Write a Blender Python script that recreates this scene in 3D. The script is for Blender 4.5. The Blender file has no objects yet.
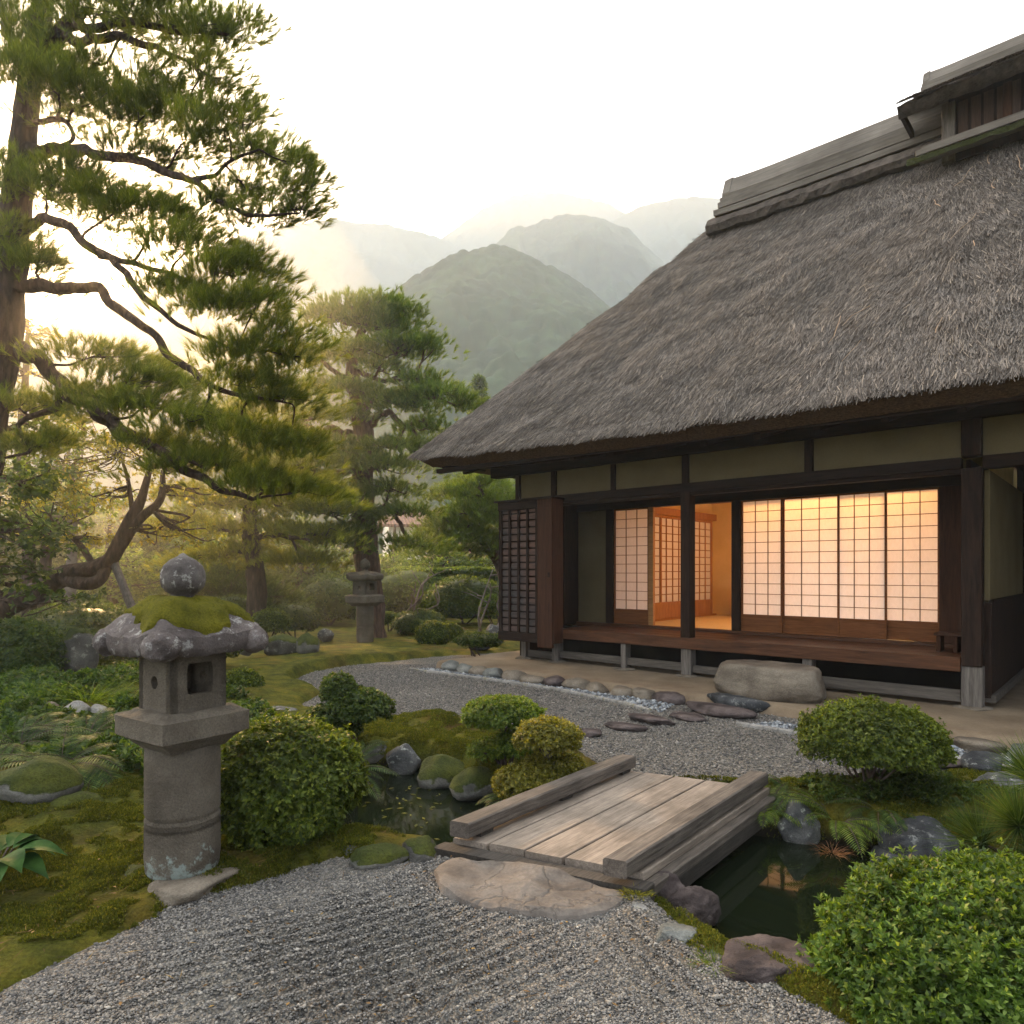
import bpy, bmesh, math, random
import numpy as np
from mathutils import Vector, Matrix, noise as mnoise

# ------------------------------------------------------------------ camera, sky, sun, exposure
S = bpy.context.scene
COL = S.collection
R = math.radians
F, HZ, CZ = 690.0, 571.0, 1.45
cam = bpy.data.cameras.new("camera"); camo = bpy.data.objects.new("camera", cam); COL.objects.link(camo)
cam.sensor_width = 36.0; cam.lens = F / 1024 * 36.0; cam.shift_y = (HZ - 512) / 1024
cam.clip_end = 6000; cam.clip_start = 0.05
camo.location = (0, 0, CZ); camo.rotation_euler = (R(90), 0, 0)
S.camera = camo

SUN_EL, SUN_AZ = 22.0, -31.0        # degrees; azimuth from +Y, negative towards -X
W = bpy.data.worlds.new("World"); S.world = W; W.use_nodes = True
nt = W.node_tree; nt.nodes.clear()
wo = nt.nodes.new("ShaderNodeOutputWorld"); bg = nt.nodes.new("ShaderNodeBackground")
sky = nt.nodes.new("ShaderNodeTexSky"); sky.sky_type = 'NISHITA'; sky.sun_disc = False
sky.sun_elevation = R(SUN_EL); sky.sun_rotation = R(SUN_AZ)
sky.air_density = 1.0; sky.dust_density = 4.0; sky.ozone_density = 1.0
mixc = nt.nodes.new("ShaderNodeMix"); mixc.data_type = 'RGBA'
nz = nt.nodes.new("ShaderNodeTexNoise"); nz.inputs["Scale"].default_value = 1.6; nz.inputs["Detail"].default_value = 5
rmp = nt.nodes.new("ShaderNodeValToRGB")
rmp.color_ramp.elements[0].position = .3; rmp.color_ramp.elements[0].color = (.9, .93, .96, 1)
rmp.color_ramp.elements[1].position = .7; rmp.color_ramp.elements[1].color = (1, .99, .97, 1)
vm = nt.nodes.new("ShaderNodeVectorMath"); vm.operation = 'SCALE'; vm.inputs["Scale"].default_value = 8.5   # bright thin overcast
nt.links.new(nz.outputs["Fac"], rmp.inputs[0]); nt.links.new(rmp.outputs[0], vm.inputs[0])
mixc.inputs["Factor"].default_value = .78
nt.links.new(sky.outputs[0], mixc.inputs["A"]); nt.links.new(vm.outputs[0], mixc.inputs["B"])
# the thin cloud is brightest round the sun and darkest behind the camera
_sd = (math.sin(R(SUN_AZ)) * math.cos(R(SUN_EL)), math.cos(R(SUN_AZ)) * math.cos(R(SUN_EL)), math.sin(R(SUN_EL)))
tc = nt.nodes.new("ShaderNodeTexCoord"); dp = nt.nodes.new("ShaderNodeVectorMath"); dp.operation = 'DOT_PRODUCT'; dp.inputs[1].default_value = _sd
nt.links.new(tc.outputs["Generated"], dp.inputs[0]); r2 = nt.nodes.new("ShaderNodeValToRGB"); mr = nt.nodes.new("ShaderNodeMapRange")
mr.inputs[1].default_value = -1; mr.inputs[2].default_value = 1; nt.links.new(dp.outputs["Value"], mr.inputs[0]); nt.links.new(mr.outputs[0], r2.inputs[0])
e = r2.color_ramp.elements; e[0].position = 0; e[0].color = (.28, .295, .32, 1); e[1].position = 1; e[1].color = (1.7, 1.35, .90, 1)
for p_, c_ in ((.40, (.40, .42, .445)), (.66, (.74, .75, .76)), (.86, (.95, .955, .965)), (.96, (1.25, 1.15, .98))): q_ = e.new(p_); q_.color = (*c_, 1)
m2 = nt.nodes.new("ShaderNodeMix"); m2.data_type = 'RGBA'; m2.blend_type = 'MULTIPLY'; m2.inputs["Factor"].default_value = 1
nt.links.new(mixc.outputs["Result"], m2.inputs["A"]); nt.links.new(r2.outputs[0], m2.inputs["B"]); nt.links.new(tc.outputs["Generated"], nz.inputs["Vector"])
nt.links.new(m2.outputs["Result"], bg.inputs["Color"]); bg.inputs["Strength"].default_value = .15
nt.links.new(bg.outputs[0], wo.inputs["Surface"])

sl = bpy.data.lights.new("sun", 'SUN'); sun = bpy.data.objects.new("sun", sl); COL.objects.link(sun)
sl.energy = 5.0; sl.angle = R(9); sl.color = (1, .60, .26)
_d = Vector((math.sin(R(SUN_AZ)) * math.cos(R(SUN_EL)), math.cos(R(SUN_AZ)) * math.cos(R(SUN_EL)), math.sin(R(SUN_EL))))
sun.rotation_euler = _d.to_track_quat('Z', 'Y').to_euler(); sun.location = _d * 60

S.view_settings.view_transform = 'Standard'; S.view_settings.look = 'None'
S.view_settings.exposure = 1.82; S.view_settings.gamma = 1
S.render.engine = 'CYCLES'
S.cycles.use_denoising = True
S.cycles.volume_bounces = 2; S.cycles.max_bounces = 8; S.cycles.transparent_max_bounces = 8
S.cycles.diffuse_bounces = 4; S.cycles.sample_clamp_indirect = 6

# ------------------------------------------------------------------ helpers
rng = np.random.default_rng(11); random.seed(11)
def G(px, py, z=0.0):                       # the point of height z that the photograph shows at pixel (px, py)
    d = (CZ - z) * F / (py - HZ); return Vector(((px - 512) / F * d, d, z))
def D(px, py, d):                           # the point at distance d
    return Vector(((px - 512) / F * d, d, CZ + (HZ - py) / F * d))

def setup(o, label=None, cat=None, group=None, kind=None):
    if label: o["label"] = label
    if cat: o["category"] = cat
    if group: o["group"] = group
    if kind: o["kind"] = kind
    return o
def empty(name, loc=(0, 0, 0), rz=0, **k):
    o = bpy.data.objects.new(name, None); COL.objects.link(o); o.location = loc; o.rotation_euler = (0, 0, rz)
    o.empty_display_size = .1
    return setup(o, **k)
def link(name, me, mats, parent=None, smooth=False, loc=None, **k):
    o = bpy.data.objects.new(name, me); COL.objects.link(o)
    for m in (mats if isinstance(mats, (list, tuple)) else [mats]): me.materials.append(m)
    if smooth: me.polygons.foreach_set("use_smooth", np.ones(len(me.polygons), bool))
    if parent: o.parent = parent
    if loc is not None: o.location = loc
    return setup(o, **k)
def npmesh(name, V, Fc):                    # V n x 3, Fc m x k (all faces with k corners)
    me = bpy.data.meshes.new(name); V = np.asarray(V, np.float32); Fc = np.asarray(Fc, np.int32)
    m, k = Fc.shape
    me.vertices.add(len(V)); me.vertices.foreach_set("co", V.ravel())
    me.loops.add(m * k); me.loops.foreach_set("vertex_index", Fc.ravel())
    me.polygons.add(m); me.polygons.foreach_set("loop_start", np.arange(0, m * k, k, dtype=np.int32))
    me.polygons.foreach_set("loop_total", np.full(m, k, np.int32))
    me.update(calc_edges=True); return me

class MB:                                   # collects shapes for ONE mesh
    def __init__(s): s.v = []; s.f = []
    def add(s, v, f):
        n = len(s.v); s.v += [tuple(p) for p in v]; s.f += [tuple(i + n for i in q) for q in f]; return s
    def box(s, x0, x1, y0, y1, z0, z1, ch=.004):
        # box with chamfered edges
        c = min(ch, (x1-x0)*.3, (y1-y0)*.3, (z1-z0)*.3)
        b = bmesh.new(); bmesh.ops.create_cube(b, size=1)
        for v in b.verts: v.co = Vector(((x0+x1)/2 + v.co.x*(x1-x0), (y0+y1)/2 + v.co.y*(y1-y0), (z0+z1)/2 + v.co.z*(z1-z0)))
        if c > .0005: bmesh.ops.bevel(b, geom=list(b.edges), offset=c, segments=1, affect='EDGES')
        b.verts.ensure_lookup_table()
        s.add([v.co for v in b.verts], [[v.index for v in f.verts] for f in b.faces]); b.free(); return s
    def bar(s, p, q, w, h, up=(0, 0, 1), ch=.004):
        p, q = Vector(p), Vector(q); d = q - p; L = d.length; d.normalize()
        u = Vector(up); x = d.cross(u).normalized(); u = x.cross(d)
        t = MB().box(-w/2, w/2, 0, L, -h/2, h/2, ch)
        return s.add([p + x*v[0] + d*v[1] + u*v[2] for v in t.v], t.f)
    def tube(s, pts, rad, n=8, cap=True, wob=0.0):
        pts = [Vector(p) for p in pts]; k = len(pts); v = []; f = []
        a = Vector((0, 0, 1)) if abs((pts[1]-pts[0]).normalized().z) < .9 else Vector((1, 0, 0))
        for i, p in enumerate(pts):
            d = (pts[min(i+1, k-1)] - pts[max(i-1, 0)]).normalized()
            x = d.cross(a).normalized(); y = x.cross(d); a = y if abs(y.dot(d)) < .9 else a
            r = rad[i] if hasattr(rad, '__len__') else rad
            for j in range(n):
                t = 2*math.pi*j/n
                rr = r * (1 + (wob*mnoise.noise(p*3 + Vector((math.cos(t), math.sin(t), 0))*.8) if wob else 0))
                v.append(p + x*math.cos(t)*rr + y*math.sin(t)*rr)
        for i in range(k-1):
            for j in range(n): f.append((i*n+j, i*n+(j+1) % n, (i+1)*n+(j+1) % n, (i+1)*n+j))
        if cap: f.append(tuple(range(n))[::-1]); f.append(tuple((k-1)*n+j for j in range(n)))
        return s.add(v, f)
    def lathe(s, prof, n=32, c=(0, 0), sq=None):
        v = []; f = []
        for r, z in prof:
            for j in range(n):
                t = 2*math.pi*j/n; v.append((c[0]+r*math.cos(t), c[1]+r*math.sin(t), z))
        for i in range(len(prof)-1):
            for j in range(n): f.append((i*n+j, i*n+(j+1) % n, (i+1)*n+(j+1) % n, (i+1)*n+j))
        f.append(tuple(range(n))[::-1]); f.append(tuple((len(prof)-1)*n+j for j in range(n)))
        return s.add(v, f)
    def grid(s, P):                         # P rows x cols of points
        r, c = len(P), len(P[0])
        return s.add([p for row in P for p in row], [(i*c+j, i*c+j+1, (i+1)*c+j+1, (i+1)*c+j) for i in range(r-1) for j in range(c-1)])
    def build(s, name, m, parent=None, smooth=False, **k):
        me = bpy.data.meshes.new(name); me.from_pydata(s.v, [], s.f); me.update()
        return link(name, me, m, parent, smooth, **k)

def smooth_line(pts, n=6):                  # Catmull-Rom through pts (each a tuple, any length)
    P = [np.array(p, float) for p in pts]; P = [2*P[0]-P[1]] + P + [2*P[-1]-P[-2]]; o = []
    for i in range(1, len(P)-2):
        for t in np.arange(n)/n:
            a, b, c, d = P[i-1], P[i], P[i+1], P[i+2]
            o.append(.5*((2*b) + (c-a)*t + (2*a-5*b+4*c-d)*t*t + (3*b-3*c+d-a)*t**3))
    o.append(P[-2]); return o

def _h(i, j, k, s):
    n = (i*374761393 + j*668265263 + k*2147483647 + s*1274126177) & 0xFFFFFFFF
    n = ((n ^ (n >> 13)) * 1274126177) & 0xFFFFFFFF
    return ((n ^ (n >> 16)) & 0xFFFF) / 65535.0
def vnoise(p, s=0):                         # value noise on n x 3 points, 0..1
    p = np.asarray(p, float); i = np.floor(p).astype(np.int64); f = p - i; f = f*f*(3-2*f); r = 0
    for a in (0, 1):
        for b in (0, 1):
            for c in (0, 1):
                w = (f[:, 0] if a else 1-f[:, 0]) * (f[:, 1] if b else 1-f[:, 1]) * (f[:, 2] if c else 1-f[:, 2])
                r = r + w*_h(i[:, 0]+a, i[:, 1]+b, i[:, 2]+c, s)
    return r
def fbm(p, o=4, s=0):
    p = np.asarray(p, float); r = 0; a = .5; t = 0
    for k in range(o): r = r + a*vnoise(p*2**k, s+k); t += a; a *= .5
    return r/t

# ------------------------------------------------------------------ materials
class N:                                    # tiny node-graph builder
    def __init__(s, name):
        s.m = bpy.data.materials.new(name); s.m.use_nodes = True; s.t = s.m.node_tree; s.t.nodes.clear()
        s.out = s.t.nodes.new("ShaderNodeOutputMaterial"); s.co = s.t.nodes.new("ShaderNodeTexCoord"); s.geo = None
    def n(s, typ, **k):
        x = s.t.nodes.new(typ)
        for a, b in k.items(): setattr(x, a, b)
        return x
    def l(s, a, b): s.t.links.new(a, b)
    def vec(s, sc=(1, 1, 1), world=False):
        mp = s.n("ShaderNodeMapping"); mp.inputs["Scale"].default_value = sc
        if world:
            if not s.geo: s.geo = s.n("ShaderNodeNewGeometry")
            s.l(s.geo.outputs["Position"], mp.inputs[0])
        else: s.l(s.co.outputs["Object"], mp.inputs[0])
        return mp.outputs[0]
    def noise(s, scale, detail=4, rough=.55, vec=None, dist=0):
        x = s.n("ShaderNodeTexNoise"); x.inputs["Scale"].default_value = scale; x.inputs["Detail"].default_value = detail
        x.inputs["Roughness"].default_value = rough; x.inputs["Distortion"].default_value = dist
        s.l(vec if vec is not None else s.co.outputs["Object"], x.inputs["Vector"]); return x.outputs["Fac"]
    def vor(s, scale, feat='F1', vec=None, out="Distance"):
        x = s.n("ShaderNodeTexVoronoi", feature=feat); x.inputs["Scale"].default_value = scale
        s.l(vec if vec is not None else s.co.outputs["Object"], x.inputs["Vector"]); return x.outputs[out]
    def ramp(s, fac, stops, interp='LINEAR'):
        x = s.n("ShaderNodeValToRGB"); e = x.color_ramp.elements; x.color_ramp.interpolation = interp
        while len(e) < len(stops): e.new(.5)
        for q, (p, c) in zip(e, stops): q.position = p; q.color = (*(c if hasattr(c, '__len__') else (c, c, c)), 1)
        s.l(fac, x.inputs[0]); return x.outputs[0]
    def mix(s, fac, a, b, mode='MIX'):
        x = s.n("ShaderNodeMix", data_type='RGBA', blend_type=mode)
        for v, sk in ((fac, x.inputs["Factor"]), (a, x.inputs["A"]), (b, x.inputs["B"])):
            if isinstance(v, bpy.types.NodeSocket): s.l(v, sk)
            elif hasattr(v, '__len__'): sk.default_value = (*v, 1)
            elif sk.type == 'RGBA': sk.default_value = (v, v, v, 1)
            else: sk.default_value = v
        return x.outputs["Result"]
    def math(s, op, a, b=0):
        x = s.n("ShaderNodeMath", operation=op)
        for v, sk in ((a, x.inputs[0]), (b, x.inputs[1])):
            if isinstance(v, bpy.types.NodeSocket): s.l(v, sk)
            else: sk.default_value = v
        return x.outputs[0]
    def up(s):                              # how far the true surface faces up
        if not s.geo: s.geo = s.n("ShaderNodeNewGeometry")
        x = s.n("ShaderNodeSeparateXYZ"); s.l(s.geo.outputs["Normal"], x.inputs[0]); return x.outputs["Z"]
    def island(s):
        if not s.geo: s.geo = s.n("ShaderNodeNewGeometry")
        return s.geo.outputs["Random Per Island"]
    def bump(s, h, strength=.5, dist=.02, prev=None):
        x = s.n("ShaderNodeBump"); x.inputs["Strength"].default_value = strength; x.inputs["Distance"].default_value = dist
        s.l(h, x.inputs["Height"])
        if prev is not None: s.l(prev, x.inputs["Normal"])
        return x.outputs[0]
    def done(s, col, rough=.8, bump=None, spec=.3, **k):
        b = s.n("ShaderNodeBsdfPrincipled")
        for v, nm in ((col, "Base Color"), (rough, "Roughness")):
            if isinstance(v, bpy.types.NodeSocket): s.l(v, b.inputs[nm])
            elif hasattr(v, '__len__'): b.inputs[nm].default_value = (*v, 1)
            else: b.inputs[nm].default_value = v
        b.inputs["Specular IOR Level"].default_value = spec
        if bump is not None: s.l(bump, b.inputs["Normal"])
        s.l(b.outputs[0], s.out.inputs["Surface"]); s.b = b; return s.m

def wood(name, a, b, axis=0, scale=1.0, rough=.75, grey=None, spec=.12):
    n = N(name); sc = [14*scale]*3; sc[axis] = 1.1*scale
    v = n.vec(sc); g = n.noise(2.2, 6, .65, v, .6); c = n.ramp(g, [(.28, a), (.72, b)])
    fine = n.noise(9, 3, .6, v)
    c = n.mix(.45, c, n.ramp(fine, [(.3, .35), (.7, 1.0)]), 'MULTIPLY')
    if grey:
        p = n.noise(2.3*scale, 5, .6); c = n.mix(n.ramp(p, [(.45, 0), (.65, .8)]), c, grey)
    return n.done(c, rough, n.bump(fine, .35, .004, n.bump(g, .4, .006)), spec)

def rock(name, a, b, c, scale=3.0, lichen=None, moss=0.0, lowlichen=0, bstr=.6, mosscol=((.035, .05, .008), (.11, .12, .015))):
    n = N(name)
    g = n.noise(scale, 8, .65); sp = n.noise(scale*22, 3, .7); big = n.noise(scale*.6, 3)
    col = n.mix(n.ramp(big, [(.35, 0), (.65, 1)]), n.ramp(g, [(.3, a), (.7, b)]), n.ramp(g, [(.3, b), (.7, c)]))
    col = n.mix(.6, col, n.ramp(sp, [(.3, .45), (.7, 1.25)]), 'MULTIPLY')
    if lichen:
        lk = n.noise(scale*2.7, 6, .7)
        if lowlichen:
            sp_ = n.n("ShaderNodeSeparateXYZ"); n.l(n.co.outputs["Object"], sp_.inputs[0])
            lk = n.math('ADD', lk, n.math('MULTIPLY', n.math('SUBTRACT', lowlichen, sp_.outputs["Z"]), 1.2))
        col = n.mix(n.ramp(lk, [(.56, 0), (.64, .85)]), col, lichen)
    cr = n.vor(scale*1.7, 'DISTANCE_TO_EDGE'); 
    bp = n.bump(sp, .6, .008, n.bump(n.noise(scale*6, 5, .7), .6, .02, n.bump(g, bstr, .04)))
    if moss:
        f = n.math('ADD', n.up(), n.math('MULTIPLY', n.math('SUBTRACT', n.noise(scale*1.6, 5), .5), 1.5))
        f = n.ramp(f, [(1.02-moss*.75, 0), (1.14-moss*.75, 1)])
        mf = n.noise(70, 4, .7); mc = n.ramp(n.noise(5, 4), [(.35, mosscol[0]), (.7, mosscol[1])])
        mc = n.mix(.7, mc, n.ramp(mf, [(.3, .3), (.7, 1.3)]), 'MULTIPLY')
        col = n.mix(f, col, mc); bp = n.bump(n.mix(f, 0, mf), 1.0, .02, bp)
    return n.done(col, .85, bp, .25)

def leafmat(name, a, b, c=None, trans=.35, gloss=.35, rough=.45, clump=1.3):
    # leaf colours vary leaf by leaf and clump by clump
    n = N(name); r = n.island()
    col = n.ramp(r, [(0, a), (.75, b), (1, c or b)])
    cl = n.noise(clump, 3, .6)
    col = n.mix(.75, col, n.ramp(cl, [(.32, .45), (.68, 1.35)]), 'MULTIPLY')
    b_ = n.n("ShaderNodeBsdfPrincipled"); n.l(col, b_.inputs["Base Color"]); b_.inputs["Roughness"].default_value = rough
    b_.inputs["Specular IOR Level"].default_value = gloss
    t = n.n("ShaderNodeBsdfTranslucent"); n.l(n.mix(1.0, col, (2.3, 2.1, .6), 'MULTIPLY'), t.inputs["Color"])
    m = n.n("ShaderNodeMixShader"); m.inputs[0].default_value = trans
    n.l(b_.outputs[0], m.inputs[1]); n.l(t.outputs[0], m.inputs[2]); n.l(m.outputs[0], n.out.inputs["Surface"])
    return n.m

# ------------------------------------------------------------------ ground, gravel, pond
def dist_poly(xy, poly):                    # signed distance, positive inside
    p = np.asarray(poly, float); q = np.roll(p, -1, 0); d = np.full(len(xy), 1e9); ins = np.zeros(len(xy), bool)
    for a, b in zip(p, q):
        e = b-a; w = xy-a; t = np.clip((w@e)/(e@e), 0, 1); dd = w - t[:, None]*e; d = np.minimum(d, (dd**2).sum(1))
        c = (a[1] <= xy[:, 1]) != (b[1] <= xy[:, 1])
        with np.errstate(divide='ignore', invalid='ignore'):
            ins ^= c & (xy[:, 0] < a[0] + (xy[:, 1]-a[1])*(b[0]-a[0])/(b[1]-a[1]))
    return np.where(ins, 1, -1)*np.sqrt(d)
def px2xy(l): return [tuple(G(a, b)[:2]) for a, b in l]
POND = [(-1.5, 4.5), (-1.3, 4.1), (-.95, 3.86), (-.42, 3.72), (-.2, 3.62), (.05, 3.5), (.45, 3.3), (.66, 3.24), (.76, 2.98), (.84, 2.74), (1.05, 2.5), (1.4, 2.3), (2.1, 2.3),
        (2.9, 2.7), (3.0, 3.35), (2.75, 3.78), (2.3, 3.92), (1.95, 4.06), (1.5, 4.25), (1.0, 4.3), (.5, 4.3), (.15, 4.55), (-.1, 4.85), (-.4, 5.3),
        (-.7, 5.68), (-1.25, 5.72), (-1.6, 5.5), (-1.6, 5.0)]
GRAVEL_A = [(-5, -3)] + px2xy([(0, 1003), (30, 985), (60, 970), (120, 942), (152, 925), (190, 902), (250, 888), (300, 873), (342, 862), (400, 868), (432, 862), (470, 860)]) + \
    [(-.1, 3.62), (.3, 3.42), (.6, 3.2)] + px2xy([(642, 902), (668, 930), (690, 952), (722, 972), (762, 985), (800, 1008)]) + [(1.3, 1.8), (3, 1.2), (5, -3)]
GRAVEL_B = px2xy([(292, 687), (296, 680), (312, 673), (350, 666), (400, 661), (440, 657), (480, 655), (515, 653)]) + [(1.2, 9.2), (3.4, 7.4), (6.5, 4.6), (5.2, 4.3), (4.2, 5.0), (3.3, 5.15)] + \
    px2xy([(1000, 772), (940, 775), (880, 784), (830, 788), (765, 786), (700, 782), (622, 776), (590, 758), (560, 742), (500, 732), (472, 728), (431, 721), (379, 715), (322, 713), (302, 710), (306, 704), (322, 696), (318, 691)])
P0 = Vector((4.53, 6.75, 0)); HA = math.atan2(-.671, .741)
UU, VV = np.array((math.cos(HA), math.sin(HA))), np.array((-math.sin(HA), math.cos(HA)))
def HW(u, v): return tuple(np.array(P0[:2]) + u*UU + v*VV)
PLAT = [HW(-6.5, -1.12), HW(-5.0, -1.1), HW(-2.2, -1.15), HW(0, -1.28), HW(6, -1.5), HW(6, 7), HW(-6.5, 7)]
BRIDGE = [(-.40, 3.50), (.68, 3.0), (1.75, 4.32), (.68, 4.86)]

def terrain(xy):
    x, y = xy[:, 0], xy[:, 1]
    p3 = np.c_[x, y, np.zeros(len(x))]
    n1 = fbm(p3*.9, 4, 3)-.5; n2 = fbm(p3*5, 4, 8)-.5
    dA, dB, dP, dH = (dist_poly(xy, q) for q in (GRAVEL_A, GRAVEL_B, POND, PLAT))
    z = .035 + .07*n1 + .05*n2
    # the bank behind the lantern climbs to the left, the far moss lawn is a low swell
    z += .34*np.exp(-(((x+4.6)/1.9)**2 + ((y-6.6)/2.6)**2)) + .16*np.exp(-(((x+2.7)/.6)**2 + ((y-4.5)/.7)**2))
    z += .13*np.exp(-(((x+2.6)/1.5)**2 + ((y-11)/2.0)**2)) + .10*np.exp(-(((x+.75)/.5)**2 + ((y-6.35)/.25)**2))
    z += .08*np.exp(-(((x-2.6)/.9)**2 + ((y-4.35)/.25)**2))
    z += np.clip((y-17)/40, 0, 1)*.6
    jit = .05*n2 + .03*(vnoise(p3*23, 5)-.5)
    for d in (dA, dB):                      # moss sinks below the gravel sheets
        t = np.clip((d+jit+.10)/.16, 0, 1); t = t*t*(3-2*t); z = z*(1-t) + (-.035)*t
    t = np.clip((dH+.1)/.25, 0, 1); z = z*(1-t) + .0*t
    t = np.clip((dP+.6*jit+.07)/.22, 0, 1); t = t*t*(3-2*t); z = z*(1-t) + (-.55 + .1*n1)*t
    db = dist_poly(xy, BRIDGE); z = np.where(db > -.12, np.minimum(z, -.045), z)
    far = np.clip((np.hypot(x, y)-60)/200, 0, 1); z = z*(1-far) + (-.5)*far
    return z, dA, dB, dP, dH
def axis(lim, step, n, growth, start):
    a = [start]; s = step
    while a[-1] < lim:
        a.append(a[-1]+s)
        if len(a) > n: s *= growth
    return a
ys = axis(2600, .035, 60, 1.022, .9); ys = [-60, -12, -4, -1, 0, .4] + ys
xr = axis(2600, .045, 80, 1.03, 0); xs = [-q for q in xr[:0:-1]] + xr
X, Y = np.meshgrid(xs, ys); xy = np.c_[X.ravel(), Y.ravel()]
Zt = terrain(xy)[0]
nr, nc = X.shape
I = (np.arange(nr-1)[:, None]*nc + np.arange(nc-1)[None]).ravel()
me = npmesh("moss_ground", np.c_[xy, Zt], np.c_[I, I+1, I+nc+1, I+nc])
n = N("moss"); w = n.vec((1, 1, 1), True)
big = n.noise(1.1, 5, .6, w); mid = n.noise(4.2, 6, .65, w); fin = n.noise(60, 5, .75, w); cell = n.vor(42, 'F1', w)
col = n.ramp(mid, [(.3, (.038, .048, .008)), (.5, (.105, .11, .014)), (.72, (.21, .175, .02))])
col = n.mix(n.ramp(big, [(.5, 0), (.68, .75)]), col, n.ramp(mid, [(.3, (.08, .042, .012)), (.75, (.21, .13, .02))]))
col = n.mix(.8, col, n.ramp(fin, [(.3, .35), (.7, 1.35)]), 'MULTIPLY')
sep = n.n("ShaderNodeSeparateXYZ"); n.l(n.geo.outputs["Position"], sep.inputs[0])
mud = n.ramp(sep.outputs["Z"], [(.0, 1), (.02, 0)]); 
mm = n.n("ShaderNodeMapRange"); n.l(sep.outputs["Z"], mm.inputs[0]); mm.inputs[1].default_value = -.14; mm.inputs[2].default_value = -.06
mm.inputs[3].default_value = 1; mm.inputs[4].default_value = 0
col = n.mix(mm.outputs[0], col, (.022, .018, .012))
MOSS = n.done(col, .95, n.bump(fin, 1, .03, n.bump(cell, .6, .02, n.bump(mid, .5, .05))), .1)
link("moss_ground", me, MOSS, smooth=True, kind="structure", label="uneven moss lawn in green, yellow and rusty brown patches")

def gravelmat(name, sc, tint):
    n = N(name); w = n.vec((1, 1, 1), True)
    def stones(s):
        v = n.n("ShaderNodeTexVoronoi", feature='F1'); v.inputs["Scale"].default_value = s; n.l(w, v.inputs["Vector"])
        sp = n.n("ShaderNodeSeparateColor"); n.l(v.outputs["Color"], sp.inputs[0]); return v.outputs["Distance"], sp.outputs[0], sp.outputs[1]
    d, r, g = stones(sc)
    col = n.ramp(r, [(0, (.07, .072, .075)), (.35, (.16, .158, .15)), (.7, (.25, .235, .21)), (.95, (.33, .30, .26)), (1, (.45, .42, .37))])
    col = n.mix(.25, col, n.ramp(g, [(0, (1.0, .8, .65)), (1, (.8, .95, 1.1))]), 'MULTIPLY')
    col = n.mix(1, col, n.ramp(n.noise(1.5, 4, .6, w), [(.3, tint[0]), (.7, tint[1])]), 'MULTIPLY')
    col = n.mix(1, col, n.ramp(d, [(.1, 1.0), (.75, .45)]), 'MULTIPLY')
    h = n.math('SUBTRACT', 1, d)
    return n.done(col, .8, n.bump(h, 1, .012, n.bump(n.noise(sc*.25, 4, .6, w), .5, .02)), .3)
GRAV = gravelmat("gravel", 95, ((.82, .80, .77), (1.1, 1.05, .96)))
GRAVB = gravelmat("court_gravel", 85, ((.88, .85, .80), (1.12, 1.06, .96)))
def rake(x, y):
    # faint rake furrows in a fan before the bridge and beside the purple boulder
    m1 = np.exp(-(((x+.55)/.55)**2 + ((y-2.45)/.45)**2)); q = x*.62 - y*.95 + .05*np.sin(3*x)
    m2 = np.exp(-(((x-.55)/.16)**2 + ((y-2.6)/.32)**2)); q2 = x*.92 + y*.40
    return .026*m1*np.sin(q*2*np.pi/.085) + .02*m2*np.sin(q2*2*np.pi/.09)
def sheet(name, poly, z, step, m, label, bumpf=None):
    p = np.array(poly); lo, hi = p.min(0)-.1, p.max(0)+.1
    lo = np.maximum(lo, (-6, -2.5)); gx = np.arange(lo[0], hi[0], step); gy = np.arange(lo[1], hi[1], step)
    X, Y = np.meshgrid(gx, gy); q = np.c_[X.ravel(), Y.ravel()]
    d = dist_poly(q, poly); dp = dist_poly(q, POND); p3 = np.c_[q, np.zeros(len(q))]
    zz = z + .012*(fbm(p3*3, 3, 2)-.5) + .006*(vnoise(p3*17, 6)-.5)
    if bumpf: zz = zz + bumpf(q[:, 0], q[:, 1])
    zz = zz - np.clip(dp+.12, 0, 1)*1.2     # slips under the bank at the water
    keep = (d > -.09).reshape(X.shape); c = keep[:-1, :-1] & keep[1:, 1:] & keep[1:, :-1] & keep[:-1, 1:]
    nc = len(gx); I = (np.arange(len(gy)-1)[:, None]*nc + np.arange(nc-1)[None])[c]
    me = npmesh(name, np.c_[q, zz], np.c_[I, I+1, I+nc+1, I+nc])
    return link(name, me, m, smooth=True, kind="structure", label=label)
sheet("gravel_path", GRAVEL_A, .012, .035, GRAV, "raked grey gravel path in front of the wooden bridge", rake)
sheet("gravel_court", GRAVEL_B, .012, .06, GRAVB, "pale grey gravel court between pond and house")

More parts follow.
